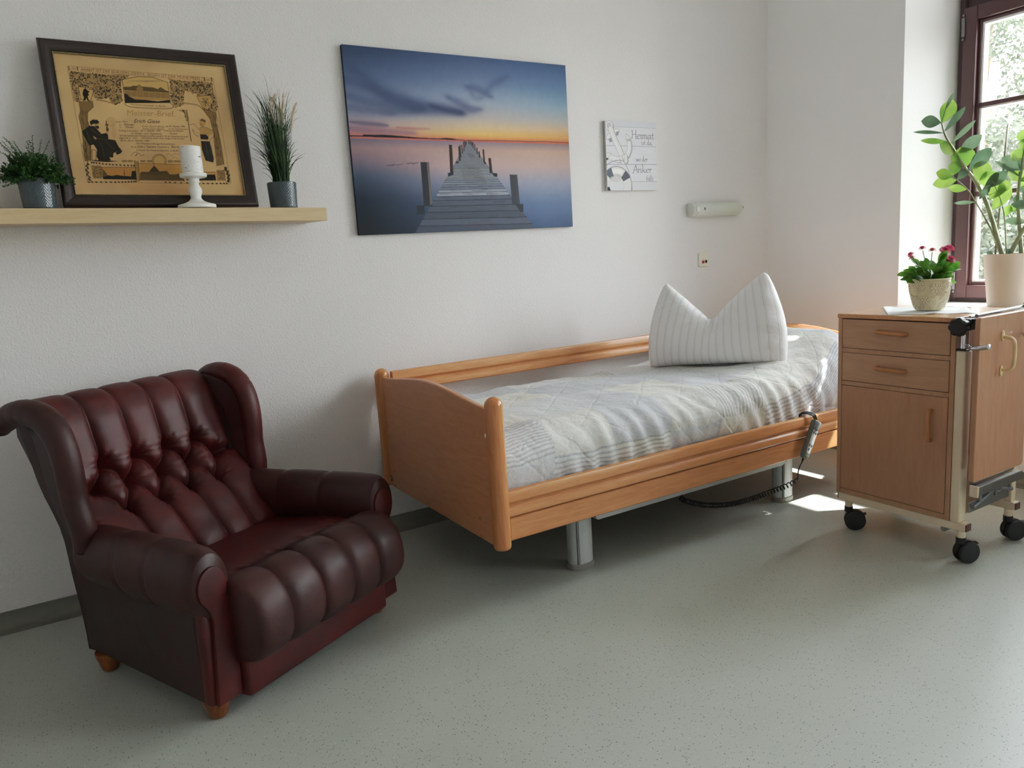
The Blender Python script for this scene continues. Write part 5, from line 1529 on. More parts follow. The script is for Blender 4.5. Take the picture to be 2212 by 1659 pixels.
    # seated master with goblet
    p.poly([(405, 800), (440, 775), (500, 778), (520, 805), (505, 825), (455, 822), (420, 840)], dk)
    p.poly([(455, 822), (505, 820), (512, 850), (500, 882), (470, 870)], (196, 154, 96)); p.poly([(462, 846), (515, 850), (512, 880), (490, 880)], dk); p.oval((480, 822), 6, 4, dk)
    p.poly([(400, 845), (460, 850), (490, 885), (540, 940), (590, 930), (615, 920), (620, 1000), (700, 1010), (740, 1090), (770, 1120), (740, 1130), (670, 1160), (668, 1205), (620, 1210), (640, 1240), (500, 1250), (470, 1200), (480, 1120), (440, 1060), (390, 1075), (330, 960), (310, 910)], dk)
    p.poly([(700, 1150), (750, 1125), (780, 1130), (760, 1160), (712, 1178)], dk)
    for c in ([(420, 880), (480, 930), (540, 960)], [(470, 990), (560, 1000), (640, 1000)], [(500, 1010), (540, 1080), (560, 1200)], [(580, 1010), (640, 1080), (690, 1120)], [(440, 960), (460, 1000)], [(360, 880), (380, 960), (420, 1040)]): p.curve(c, 1.1, (150, 118, 74), .8)
    p.poly([(440, 960), (480, 985), (475, 1010), (445, 985)], (190, 150, 92)); p.poly([(590, 925), (610, 900), (628, 930), (612, 945)], (196, 154, 96))
    p.poly([(600, 790), (610, 790), (612, 820), (632, 830), (622, 850), (612, 855), (632, 880), (625, 910), (600, 910), (598, 870), (608, 850), (585, 835), (598, 822)], mid); p.line([(604, 786), (606, 905)], 1.2, ink)
    for c in ([(345, 1040), (360, 1260)], [(400, 1080), (395, 1250)], [(420, 1120), (470, 1130), (460, 1240), (415, 1240), (420, 1120)]): p.line(c, 2, ink)
    p.poly([(400, 1250), (520, 1235), (640, 1245), (730, 1250), (600, 1262)], ink)
    # standing journeyman with staff
    p.poly([(1720, 775), (1755, 760), (1795, 775), (1797, 815), (1770, 850), (1735, 840)], (200, 158, 100)); p.poly([(1722, 778), (1756, 758), (1798, 778), (1794, 805), (1770, 790)], (120, 92, 56)); p.oval((1745, 825), 5, 6, dk); p.line([(1722, 800), (1735, 842), (1770, 852)], 1.1, ink)
    p.poly([(1715, 870), (1760, 850), (1800, 860), (1880, 900), (1890, 950), (1840, 935), (1820, 975), (1720, 960)], (196, 156, 98)); p.line([(1715, 870), (1760, 850), (1800, 860), (1880, 900), (1895, 950), (1850, 990), (1830, 1020)], 1.2, ink)
    p.poly([(1720, 940), (1790, 940), (1822, 975), (1810, 1000), (1725, 995)], dk); p.poly([(1726, 1015), (1830, 1020), (1850, 1100), (1870, 1220), (1860, 1262), (1770, 1240), (1735, 1120)], dk)
    for c in ([(1770, 1030), (1800, 1140), (1800, 1240)], [(1830, 1060), (1850, 1180)]): p.curve(c, 1.1, (150, 118, 74), .8)
    p.curve([(1700, 960), (1660, 940), (1630, 880), (1650, 900), (1712, 935)], 3, (196, 156, 98)); p.curve([(1700, 962), (1658, 940), (1630, 880)], 1.1, ink)
    p.line([(1575, 690), (1590, 840), (1610, 1020)], 3, ink); p.line([(1590, 830), (1660, 820), (1712, 890)], 1.2, ink)
    foliage([(1450, 655), (1580, 660), (1600, 780), (1560, 790), (1545, 690)], 22, .8)
    # ropes, medallion and the three lower views
    for c in ([(400, 1265), (640, 1290), (920, 1300)], [(350, 1490), (700, 1490), (930, 1480)], [(1260, 1490), (1700, 1500), (2020, 1500)]):
        q = catmull([(a_, b_, 0) for a_, b_ in c], 14)
        for k, u in enumerate(q):
            if k % 2: p.poly([(u.x - 14, u.y - 9), (u.x + 8, u.y - 7), (u.x + 14, u.y + 9), (u.x - 8, u.y + 8)], ink, .9)
    for k, u in enumerate(catmull([(360, 1280, 0), (350, 1370, 0), (380, 1470, 0)], 8)): p.oval((u.x + 12 * math.sin(k * 1.6), u.y), 14, 8, ink, .8, .5)
    for k, u in enumerate(catmull([(2000, 1320, 0), (2030, 1400, 0), (2030, 1480, 0)], 8)): p.oval((u.x + 8 * math.sin(k * 1.6), u.y), 16, 9, ink, .8, -.4); 
    p.poly([(400, 1300), (520, 1310), (530, 1450), (420, 1450)], (168, 132, 82)); p.poly([(1890, 1350), (1990, 1350), (2000, 1470), (1892, 1470)], (168, 132, 82))
    for k in range(70):
        x = 405 + r.random() * 110; y = 1305 + r.random() * 140; p.line([(x, y), (x + 16, y - 6)], 1, ink, .75)
        x = 1895 + r.random() * 90; y = 1350 + r.random() * 110; p.line([(x, y), (x + 16, y - 6)], 1, ink, .75)
    for cx in (780, 850, 1000, 1080, 1330, 1400, 1450):
        for k in range(3): p.oval((cx + k * 18, 1250), 15, 12, mid, .9); p.oval((cx + k * 18, 1250), 9, 6, pap)
    p.oval((1213, 1243), 86, 76, mid); p.oval((1213, 1243), 80, 70, (214, 174, 112)); p.oval((1215, 1245), 70, 62, mid); p.oval((1215, 1245), 66, 58, (216, 178, 116))
    p.poly([(915, 1240), (960, 1250), (970, 1480), (930, 1478)], (176, 138, 86)); p.line([(915, 1240), (930, 1478)], 1.4, ink); p.line([(960, 1250), (970, 1480)], 1.4, ink); p.line([(1480, 1270), (1500, 1480)], 2, ink)
    def view(pl, sky): p.poly(pl, sky); p.line(pl + pl[:1], 1.6, ink)
    view([(525, 1320), (925, 1318), (930, 1460), (540, 1455)], (206, 150, 84)); view([(960, 1275), (1480, 1285), (1495, 1470), (970, 1465)], (206, 156, 90)); view([(1520, 1370), (1875, 1370), (1880, 1465), (1530, 1465)], (196, 150, 90))
    p.poly([(530, 1420), (600, 1412), (640, 1420), (700, 1408), (740, 1415), (870, 1425), (880, 1365), (925, 1360), (930, 1458), (540, 1452)], dk); p.poly([(784, 1412), (790, 1330), (798, 1412)], (130, 70, 40)); p.poly([(535, 1340), (580, 1390), (590, 1420), (540, 1430)], mid)
    p.poly([(975, 1400), (990, 1370), (1080, 1372), (1120, 1330), (1150, 1300), (1180, 1330), (1210, 1365), (1300, 1360), (1330, 1400), (1400, 1400), (1440, 1390), (1490, 1410), (1495, 1466), (975, 1462)], (104, 82, 52))
    for k in range(26): p.line([(990 + k * 13, 1405), (992 + k * 13, 1455)], 1, (176, 138, 86), .7)
    p.poly([(1090, 1372), (1120, 1335), (1150, 1302), (1180, 1332), (1205, 1370)], (84, 66, 42)); p.line([(1150, 1285), (1150, 1305)], 1.5, ink)
    p.poly([(1530, 1400), (1600, 1420), (1700, 1420), (1800, 1400), (1870, 1400), (1880, 1465), (1530, 1465)], dk)
    # water stain by the headline
    p.oval((660, 800), 60, 60, (150, 110, 60), .18); p.oval((690, 900), 30, 90, (150, 110, 60), .14)
    p.mesh('printed_sheet', X0 + W2 + .001, X1 - W2 - .001, W2 + .001, L - W2 - .001, lambda x, h: P(x, h, .0045), M['print_paper'], root, 1.0)
certificate()

# ---- herringbone-glazed pots
def herringbone_pot(name_parent, cx, cy, zb, r0, r1, h, rows=9, cols=26):
    NU, NV = 208, 54
    v = []
    for j in range(NV + 1):
        t = j / NV
        for i in range(NU):
            a = 2 * PI * i / NU
            u = a / (2 * PI) * cols / 2
            tri = abs((u % 1.0) * 2 - 1)                 # zig-zag around the pot
            ph = (t * rows + tri * 1.6)
            w = abs((ph % 1.0) * 2 - 1)
            band = min(w, 1 - abs(((u * 2) % 1.0) * 2 - 1) + .25)
            e = sm(0, .06, t) * sm(1, .95, t)
            r = (r0 + (r1 - r0) * t) + .0014 * (min(1, w * 2.2) - .5) * e
            if t < .03: r -= .002 * (1 - t / .03)
            v.append((cx + r * math.cos(a), cy + r * math.sin(a), zb + h * t))
    f = [(j * NU + i, j * NU + (i + 1) % NU, (j + 1) * NU + (i + 1) % NU, (j + 1) * NU + i) for j in range(NV) for i in range(NU)]
    b = NV * NU; n0 = len(v)
    ri = [(r1 - .0015, h + .0012), (r1 - .004, h + .001), (r1 - .005, h - .004), (r1 - .006, h * .6)]
    prev = b
    for r, z in ri:
        k0 = len(v)
        for i in range(NU):
            a = 2 * PI * i / NU; v.append((cx + r * math.cos(a), cy + r * math.sin(a), zb + z))
        f += [(prev + i, prev + (i + 1) % NU, k0 + (i + 1) % NU, k0 + i) for i in range(NU)]
        prev = k0
    f.append(tuple(range(NU))[::-1])
    o = mk('pot', v, f, M['pot_grey'], name_parent, autosmooth=60)
    mk('soil', *lathe([(.0005, zb + h - .010), (r1 * .5, zb + h - .009), (r1 - .0055, zb + h - .012)], cx, cy, 32, cap=False), M['soil'], name_parent)
    return o

def leaf_quad(g, p, d, up, L, W, bend=0.0, mid=.5):
    """small folded leaf from p along d"""
    s_ = d.cross(up)
    if s_.length < 1e-6: s_ = d.orthogonal()
    s_.normalize(); n = s_.cross(d).normalized()
    a = p; b = p + d * (L * mid) + n * (bend * .3); c = p + d * L + n * bend
    g.add([a, b + s_ * W, c, b - s_ * W], [(0, 1, 2), (0, 2, 3)])

def rvec(r=random):
    z = r.uniform(-1, 1); a = r.uniform(0, 2 * PI); q = math.sqrt(1 - z * z)
    return Vector((q * math.cos(a), q * math.sin(a), z))

def box_plant():
    cx, cy = -1.172, -.155
    zb = shelf_top(cx, cy) + .0008
    root = thing('potted_herb', 'small-leaved bushy green plant in grey herringbone pot left of the certificate', 'potted plant', (cx, cy, zb))
    herringbone_pot(root, cx, cy, zb, .0475, .0530, .098)
    R = random.Random(3)
    g = G(); st = G()
    top = zb + .094
    for k in range(330):
        a = R.uniform(0, 2 * PI); el = R.uniform(.12, 1.45)
        d = Vector((math.cos(a) * math.cos(el), math.sin(a) * math.cos(el) * .8, math.sin(el)))
        base = Vector((cx + .03 * math.cos(a) * R.random(), cy + .03 * math.sin(a) * R.random(), top))
        L = R.uniform(.055, .098) * (1.06 if el < .7 else 1.0)
        droop = Vector((0, 0, -.026)) * math.cos(el)
        tip = None
        for q in range(16):
            t = (q + 1) / 16
            p = base + d * (L * t) + droop * t * t
            if t < .3: continue
            for m in range(3):
                dd = (rvec(R) + d * .5 + Vector((0, 0, .35))).normalized()
                leaf_quad(g, p + rvec(R) * .003, dd, rvec(R), R.uniform(.006, .0105), R.uniform(.0022, .0036), .001)
    # bare twiggy tips
    for k in range(26):
        a = R.uniform(PI * .5, PI * 1.7) if R.random() < .75 else R.uniform(0, 2 * PI); el = R.uniform(.55, 1.4)
        d = Vector((math.cos(a) * math.cos(el), math.sin(a) * math.cos(el) * .5, math.sin(el)))
        b = Vector((cx, cy, top + .01)) + d * .06; L = R.uniform(.05, .085)
        st.add(*tube([b, b + d * L * .5 + Vector((0, 0, .004)), b + d * L], [.0009, .0007, .0004], 5))
        for q in range(9):
            p = b + d * (L * (.25 + .75 * q / 8))
            for m in range(2): leaf_quad(g, p, (rvec(R) + d * .4).normalized(), rvec(R), .006, .0013)
    st.mk('twig', M['box_leaf'], root)
    g.mk('foliage', M['box_leaf'], root, smooth=False)
box_plant()

def grass_plant():
    cx, cy = -.366, -.145
    zb = shelf_top(cx, cy) + .0008
    root = thing('potted_grass', 'tall ornamental grass with pale plumes in grey herringbone pot right of the certificate', 'potted plant', (cx, cy, zb), kind='thing')
    herringbone_pot(root, cx, cy, zb, .0500, .0545, .098)
    R = random.Random(8)
    top = zb + .092; g = G()
    def blade(base, ctrl, w):
        pts = catmull([base] + ctrl, 5); L = []
        for i, p in enumerate(pts):
            t = i / (len(pts) - 1)
            tg = (pts[min(i + 1, len(pts) - 1)] - pts[max(i - 1, 0)]).normalized()
            s_ = tg.cross(Vector((.35, -.9, .1))); s_.normalize()
            ww = w * (1 - t) ** .7
            L.append((p + s_ * ww, p - s_ * ww))
        b = [q for pr in L for q in pr]
        g.add(b, [(2 * i, 2 * i + 1, 2 * i + 3, 2 * i + 2) for i in range(len(L) - 1)])
    for k in range(300):
        a = R.uniform(0, 2 * PI); rr = .030 * math.sqrt(R.random())
        base = Vector((cx + rr * math.cos(a), cy + rr * math.sin(a), top))
        H = R.uniform(.10, .36) if R.random() < .7 else R.uniform(.05, .14)
        sp = R.gauss(0, .035) - .010; sy = R.gauss(0, .018)
        if sp > .06: sp = .06
        ctrl = [base + Vector((sp * .25, sy * .3, H * .45)), base + Vector((sp * .7, sy * .7, H * .82)), base + Vector((sp * 1.3, sy, H))]
        blade(base, ctrl, R.uniform(.0016, .0032))
    # long arching blades
    for dx, h, dz in ((-.115, .20, .02), (-.125, .19, .00), (-.10, .33, .03), (-.105, .20, .03), (-.07, .29, .02), (-.085, .16, .02), (.085, .29, .02), (.075, .24, .03), (.07, .13, .02), (.065, .11, .01), (-.065, .07, .03), (-.05, .13, .02), (-.02, .41, .0), (.055, .31, .02), (.095, .26, -.01), (-.13, .24, -.03)):
        base = Vector((cx + dx * .15, cy + R.uniform(-.02, .01), top))
        y = R.uniform(-.02, .015)
        blade(base, [base + Vector((dx * .12, y * .4, h * .5)), base + Vector((dx * .45, y * .8, h * .86)), base + Vector((dx * .98, y, h + dz * .3))], .0018)
    g.mk('grass_blades', M['grass'], root, smooth=False)
    for (dx, hz, tx, tz, bend) in ((-.005, .22, -.012, .345, .022), (.022, .21, .040, .335, .0), (.055, .20, .082, .315, .004), (.010, .22, .012, .330, -.02)):
        b = Vector((cx + dx * .3, cy - .012, top)); m = Vector((cx + dx, cy - .014, top + hz)); t = Vector((cx + tx, cy - .014, top + tz))
        st = G().add(*tube(catmull([b, b.lerp(m, .6) + Vector((dx * .05, 0, 0)), m], 5), .0008, 5))
        pl = G()
        pts = catmull([m, m.lerp(t, .5) + Vector((-bend * .2, 0, .0)), t + Vector((bend, 0, -.012 if bend else 0))], 10)
        for i, p in enumerate(pts):
            q = i / (len(pts) - 1); rad = .0085 * math.sin(PI * min(1, .12 + .85 * q)) ** .6
            tg = (pts[min(i + 1, len(pts) - 1)] - pts[max(i - 1, 0)]).normalized()
            for k in range(40):
                d = (rvec(R) + tg * .9).normalized()
                e = p + d * rad * 1.4
                s_ = d.orthogonal() * .0016
                pl.add([p - s_, p + s_, e], [(0, 1, 2)])
        pm = pl.mk('plume', M['plume'], root, smooth=False)
        st.mk('plume_stem', M['daisy_stem'], pm)
grass_plant()

def candle():
    cx, cy = -.692, -.205
    z = shelf_top(cx, cy) + .0005
    pr = [(.062, 0), (.0645, .002), (.0645, .010), (.063, .013), (.052, .016), (.038, .020), (.026, .026), (.019, .033), (.0175, .040), (.0195, .048), (.0225, .055), (.0235, .061), (.0225, .067), (.0195, .074), (.0155, .081), (.0145, .085), (.0175, .090), (.0195, .094), (.0175, .098), (.0190, .103), (.026, .106), (.038, .107), (.044, .109), (.0455, .113), (.0455, .120), (.044, .1215), (.0425, .1195), (.0005, .1195)]
    o = mk('candle_holder', *lathe([(r, z + h) for r, h in pr], cx, cy, 48), M['holder'], None, autosmooth=50)
    tag(o, 'turned white candle holder standing on the shelf in front of the certificate', 'candle holder')
    zc = z + .1198
    root = thing('pillar_candle', 'short white pillar candle with birch-bark markings on the turned holder', 'candle', (cx, cy, zc))
    pr = [(.0355, 0), (.0358, .002), (.0358, .090), (.035, .0935), (.032, .0945), (.026, .0925), (.012, .0905), (.0005, .090)]
    mk('wax', *lathe([(r, zc + h) for r, h in pr], cx, cy, 48), M['candle'], root, autosmooth=50)
    mk('wick', *tube([(cx, cy, zc + .0895), (cx + .001, cy, zc + .0965)], .0011, 6), M['hole'], root)
candle()

# ---- wall lamp with frosted shade
def lamp():
    X0, X1, zc, R_ = 1.915, 2.322, 1.3985, .036
    root = thing('wall_lamp', 'long frosted pale green wall lamp above the head of the bed', 'lamp', ((X0 + X1) / 2, 0, zc - .04))
    g = G().add(*rbox(X0 + .012, X1 - .03, -.030, -.0012, zc - .028, zc + .028, .006, 2)); g.mk('backplate', M['lamp_base'], root, smooth=False)
    # curved translucent shade, rounded at its far end
    n = 16; rings = []
    for i in range(44):
        if i < 14: x = X0 + .034 + (X1 - .042 - X0 - .034) * i / 14; k = 1
        else:
            q = PI / 2 * (i - 14) / 29.3; x = X1 - .042 + .042 * math.sin(q); k = math.cos(q)
        t0 = 1
        outer = [(x, -.020 - .040 * math.cos(a) * (.45 + .55 * k), zc + (R_ + .004) * k * math.sin(a)) for a in [(-PI / 2 + PI * j / n) for j in range(n + 1)]]
        inner = [(x, p[1] + .0025, zc + (p[2] - zc) * .94) for p in reversed(outer)]
        rings.append(outer + inner)
    mk('lamp_shade', *loft(rings), M['shade'], root, autosmooth=50)
    rings = [[(x, -.0185 - .0405 * k * math.cos(a), zc + (R_ + .0035) * k * math.sin(a)) for a in [(-PI / 2 + PI * j / n) for j in range(n + 1)]] + [(x, -.002, zc + .034), (x, -.002, zc - .034)] for x, k in ((X0, .9), (X0 + .002, .97), (X0 + .058, .985))]
    sw = mk('switch_housing', *loft(rings), M['lamp_base'], root, autosmooth=40)
    g = G().add(*rbox(X0 + .018, X0 + .040, -.0625, -.058, zc - .013, zc + .013, .001, 1)); g.mk('rocker_switch', M['white_plastic'], sw, smooth=False)
    for x, z in ((X0 + .082, zc + .002), (X1 - .012, zc + .004)):
        rings = [[(x + r * math.cos(2 * PI * k / 16), y, z + r * math.sin(2 * PI * k / 16)) for k in range(16)] for r, y in ((.0075, -.0585), (.0075, -.062), (.005, -.064))]
        if x > 2.2: rings = [[(p[0], p[1] + .010, p[2]) for p in r] for r in rings]
        mk('cap_screw', *loft(rings), M['chrome_dull'], root, autosmooth=40)
lamp()

# ---- call-system socket
def socket():
    x0, x1, z0, z1 = 1.993, 2.075, 1.076, 1.160
    xc, zc = (x0 + x1) / 2, (z0 + z1) / 2
    root = thing('wall_socket', 'ivory wall socket with a red call button and black jack above the bed', 'socket', (xc, 0, z0))
    def rr(hw, hh, rad, y):
        pts = []
        for cx, cz, a0 in ((hw - rad, hh - rad, 0), (-hw + rad, hh - rad, 90), (-hw + rad, -hh + rad, 180), (hw - rad, -hh + rad, 270)):
            for k in range(6):
                a = math.radians(a0 + 18 * k); pts.append((xc + cx + rad * math.cos(a), y, zc + cz + rad * math.sin(a)))
        return pts
    mk('cover_frame', *loft([rr(.0405, .0415, .010, -.0005), rr(.0405, .0415, .010, -.006), rr(.0375, .0385, .009, -.0105), rr(.030, .031, .006, -.0115)]), M['ivory'], root, autosmooth=35)
    ins = mk('insert', *loft([rr(.027, .028, .003, -.010), rr(.027, .028, .003, -.0128), rr(.026, .027, .003, -.0135)]), M['ivory'], root, autosmooth=35)
    g = G().add(*rbox(xc - .020, xc - .001, -.0155, -.0125, zc - .021, zc - .005, .001, 1)); g.mk('call_button', M['red'], ins, smooth=False)
    rings = [[(xc + .0125 + r * math.cos(2 * PI * k / 20), y, zc - .011 + r * 1.1 * math.sin(2 * PI * k / 20)) for k in range(20)] for r, y in ((.0085, -.0132), (.0085, -.0143), (.006, -.0148))]
    mk('jack', *loft(rings), M['hole'], ins, autosmooth=40)
    g = G().add(*rbox(xc - .012, xc - .008, -.0143, -.013, zc + .0005, zc + .004, .0003, 1)); g.mk('indicator', M['hole'], ins, smooth=False)
socket()
# ------------------------------------------------------------------ plants by the window
def ring_leaf(base, d, nrm, L, W, curl=.0, cup=.15, seg=9, tipp=.35, shape=.55):
    """rounded leaf blade as a small grid: returns verts, faces"""
    d = d.normalized(); s_ = d.cross(nrm).normalized(); n = s_.cross(d).normalized()
    v = []; f = []
    for i in range(seg + 1):
        t = i / seg
        w = W * math.sin(PI * (t ** shape if t > 0 else 0)) ** .75 if 0 < t < 1 else W * .04
        c = base + d * (L * t) - n * (curl * L * t * t)
        for k in (-1, -.5, 0, .5, 1):
            v.append(c + s_ * (w * k) + n * (cup * w * (abs(k) ** 1.5)))
    for i in range(seg):
        for k in range(4): f.append((i * 5 + k, i * 5 + k + 1, i * 5 + k + 6, i * 5 + k + 5))
    return v, f

def daisy_pot():
    cx, cy = 1.688, -1.511; zb = CZ1 + .0062
    root = thing('flower_pot', 'pink double daisies in a cream embossed pot on the bedside cabinet', 'potted plant', (cx, cy, zb))
    H = .118; NU, NV = 264, 110
    def rad(t): return .047 + .0235 * math.sin(min(1, t * 1.12) * PI / 2) ** .9
    R = random.Random(5)
    sw = []
    for k in range(120):
        sw.append((R.uniform(0, 2 * PI), R.uniform(.04, .93), R.uniform(.010, .019), R.random()))
    v = []
    for j in range(NV + 1):
        t = j / NV; r0 = rad(t)
        for i in range(NU):
            a = 2 * PI * i / NU; h = 0
            for (sa, st, sr, ty) in sw:
                da = (a - sa + PI) % (2 * PI) - PI
                dx, dy = da * .075, (t - st) * H
                q = math.hypot(dx, dy)
                if q > sr: continue
                th = math.atan2(dy, dx)
                if ty < .6: val = math.cos((q / .0046) * 2 * PI - th)
                else: val = math.cos(th * 6) * (q > .004) + (q < .003) * 1.2
                h = max(h, (.5 + .5 * val) * min(1, (sr - q) / .003))
            e = sm(.0, .05, t) * sm(1, .94, t)
            r = r0 + .0030 * h * e
            if t > .95: r += .0015 * sm(.95, .975, t)
            v.append((cx + r * math.cos(a), cy + r * math.sin(a), zb + H * t))
    f = [(j * NU + i, j * NU + (i + 1) % NU, (j + 1) * NU + (i + 1) % NU, (j + 1) * NU + i) for j in range(NV) for i in range(NU)]
    prev = NV * NU
    for r, z in ((.070, H + .0015), (.0675, H + .001), (.066, H - .004), (.062, H * .7)):
        k0 = len(v)
        for i in range(NU):
            a = 2 * PI * i / NU; v.append((cx + r * math.cos(a), cy + r * math.sin(a), zb + z))
        f += [(prev + i, prev + (i + 1) % NU, k0 + (i + 1) % NU, k0 + i) for i in range(NU)]; prev = k0
    f.append(tuple(range(NU))[::-1])
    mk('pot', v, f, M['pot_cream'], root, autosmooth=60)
    mk('soil', *lathe([(.0005, zb + H - .008), (.04, zb + H - .008), (.065, zb + H - .012)], cx, cy, 32, cap=False), M['soil'], root)
    top = zb + H - .006
    # leaves; the image-right direction in the room is (.85,-.52)
    ex = Vector((.85, -.52, 0)); ey = Vector((.52, .85, 0))
    C = Vector((cx, cy, top))
    fol = G()
    cam_d = -(ey * .95) + Vector((0, 0, .15))
    for k in range(74):
        a = R.uniform(0, 2 * PI); low = k < 26
        el = R.uniform(.02, .5) if low else R.uniform(.5, 1.35)
        hd = ex * math.cos(a) + ey * math.sin(a)
        base = C + hd * R.uniform(.0, .03)
        d = (hd * math.cos(el) + Vector((0, 0, math.sin(el)))).normalized()
        sl_ = R.uniform(.015, .035) if low else R.uniform(.02, .062)
        p = base + d * sl_
        fol.add(*tube([base, base.lerp(p, .5) + Vector((0, 0, .003)), p], .0015, 6))
        bd = (d + hd * R.uniform(.0, .7) + rvec(R) * .25).normalized()
        L = R.uniform(.042, .062); W = R.uniform(.0135, .0195)
        nrm = (Vector((0, 0, 1)) * R.uniform(.2, 1) + cam_d * R.uniform(-.2, 1.1) - hd * .3 + rvec(R) * .35)
        fol.add(*ring_leaf(p, bd, nrm, L, W, curl=R.uniform(0, .3), shape=1.25))
    fol.mk('foliage', M['daisy_leaf'], root)
    # flowers on stalks: (right, up, back, tilt x, tilt y, radius, pale)
    FL = [(-.075, .098, .00, -.7, .2, .0140, 0), (-.027, .117, .01, -.15, .15, .0165, 0), (.013, .108, .015, .0, .1, .0155, 1), (.040, .106, -.02, .1, -.75, .0200, 0), (.080, .112, .02, .45, .2, .0195, 0), (.052, .072, -.035, .15, -.55, .0215, 0), (-.060, .085, .02, -.3, .3, .0135, 1)]
    for (fx, fz, fb, tx, ty, r, pale) in FL:
        c = C + ex * fx + ey * fb + Vector((0, 0, fz))
        up = (Vector((0, 0, 1)) + ex * tx + ey * ty).normalized()
        base = C + (ex * fx + ey * fb) * .25
        st = catmull([base, base.lerp(c, .55) + Vector((0, 0, .010)), c - up * .004], 6)
        s_ = mk('flower_stem', *tube(st, [.0016] * len(st), 7), M['daisy_stem'], root)
        g = G(); xa = up.orthogonal().normalized(); ya = up.cross(xa)
        for layer, (n, rl, lift) in enumerate(((26, 1.0, .02), (26, .92, .28), (22, .74, .58), (18, .54, .9), (12, .32, 1.2))):
            for k in range(n):
                a = 2 * PI * (k + .5 * (layer % 2)) / n + R.uniform(-.05, .05)
                d = (xa * math.cos(a) + ya * math.sin(a)) * math.cos(lift) + up * math.sin(lift)
                leaf_quad(g, c + up * (.0018 * layer), d, up, r * 1.06 * rl * R.uniform(.92, 1.06), r * .19, .0015, .78)
        g.mk('flower', M['petal_pale'] if pale else M['petal'], s_, smooth=False)
daisy_pot()

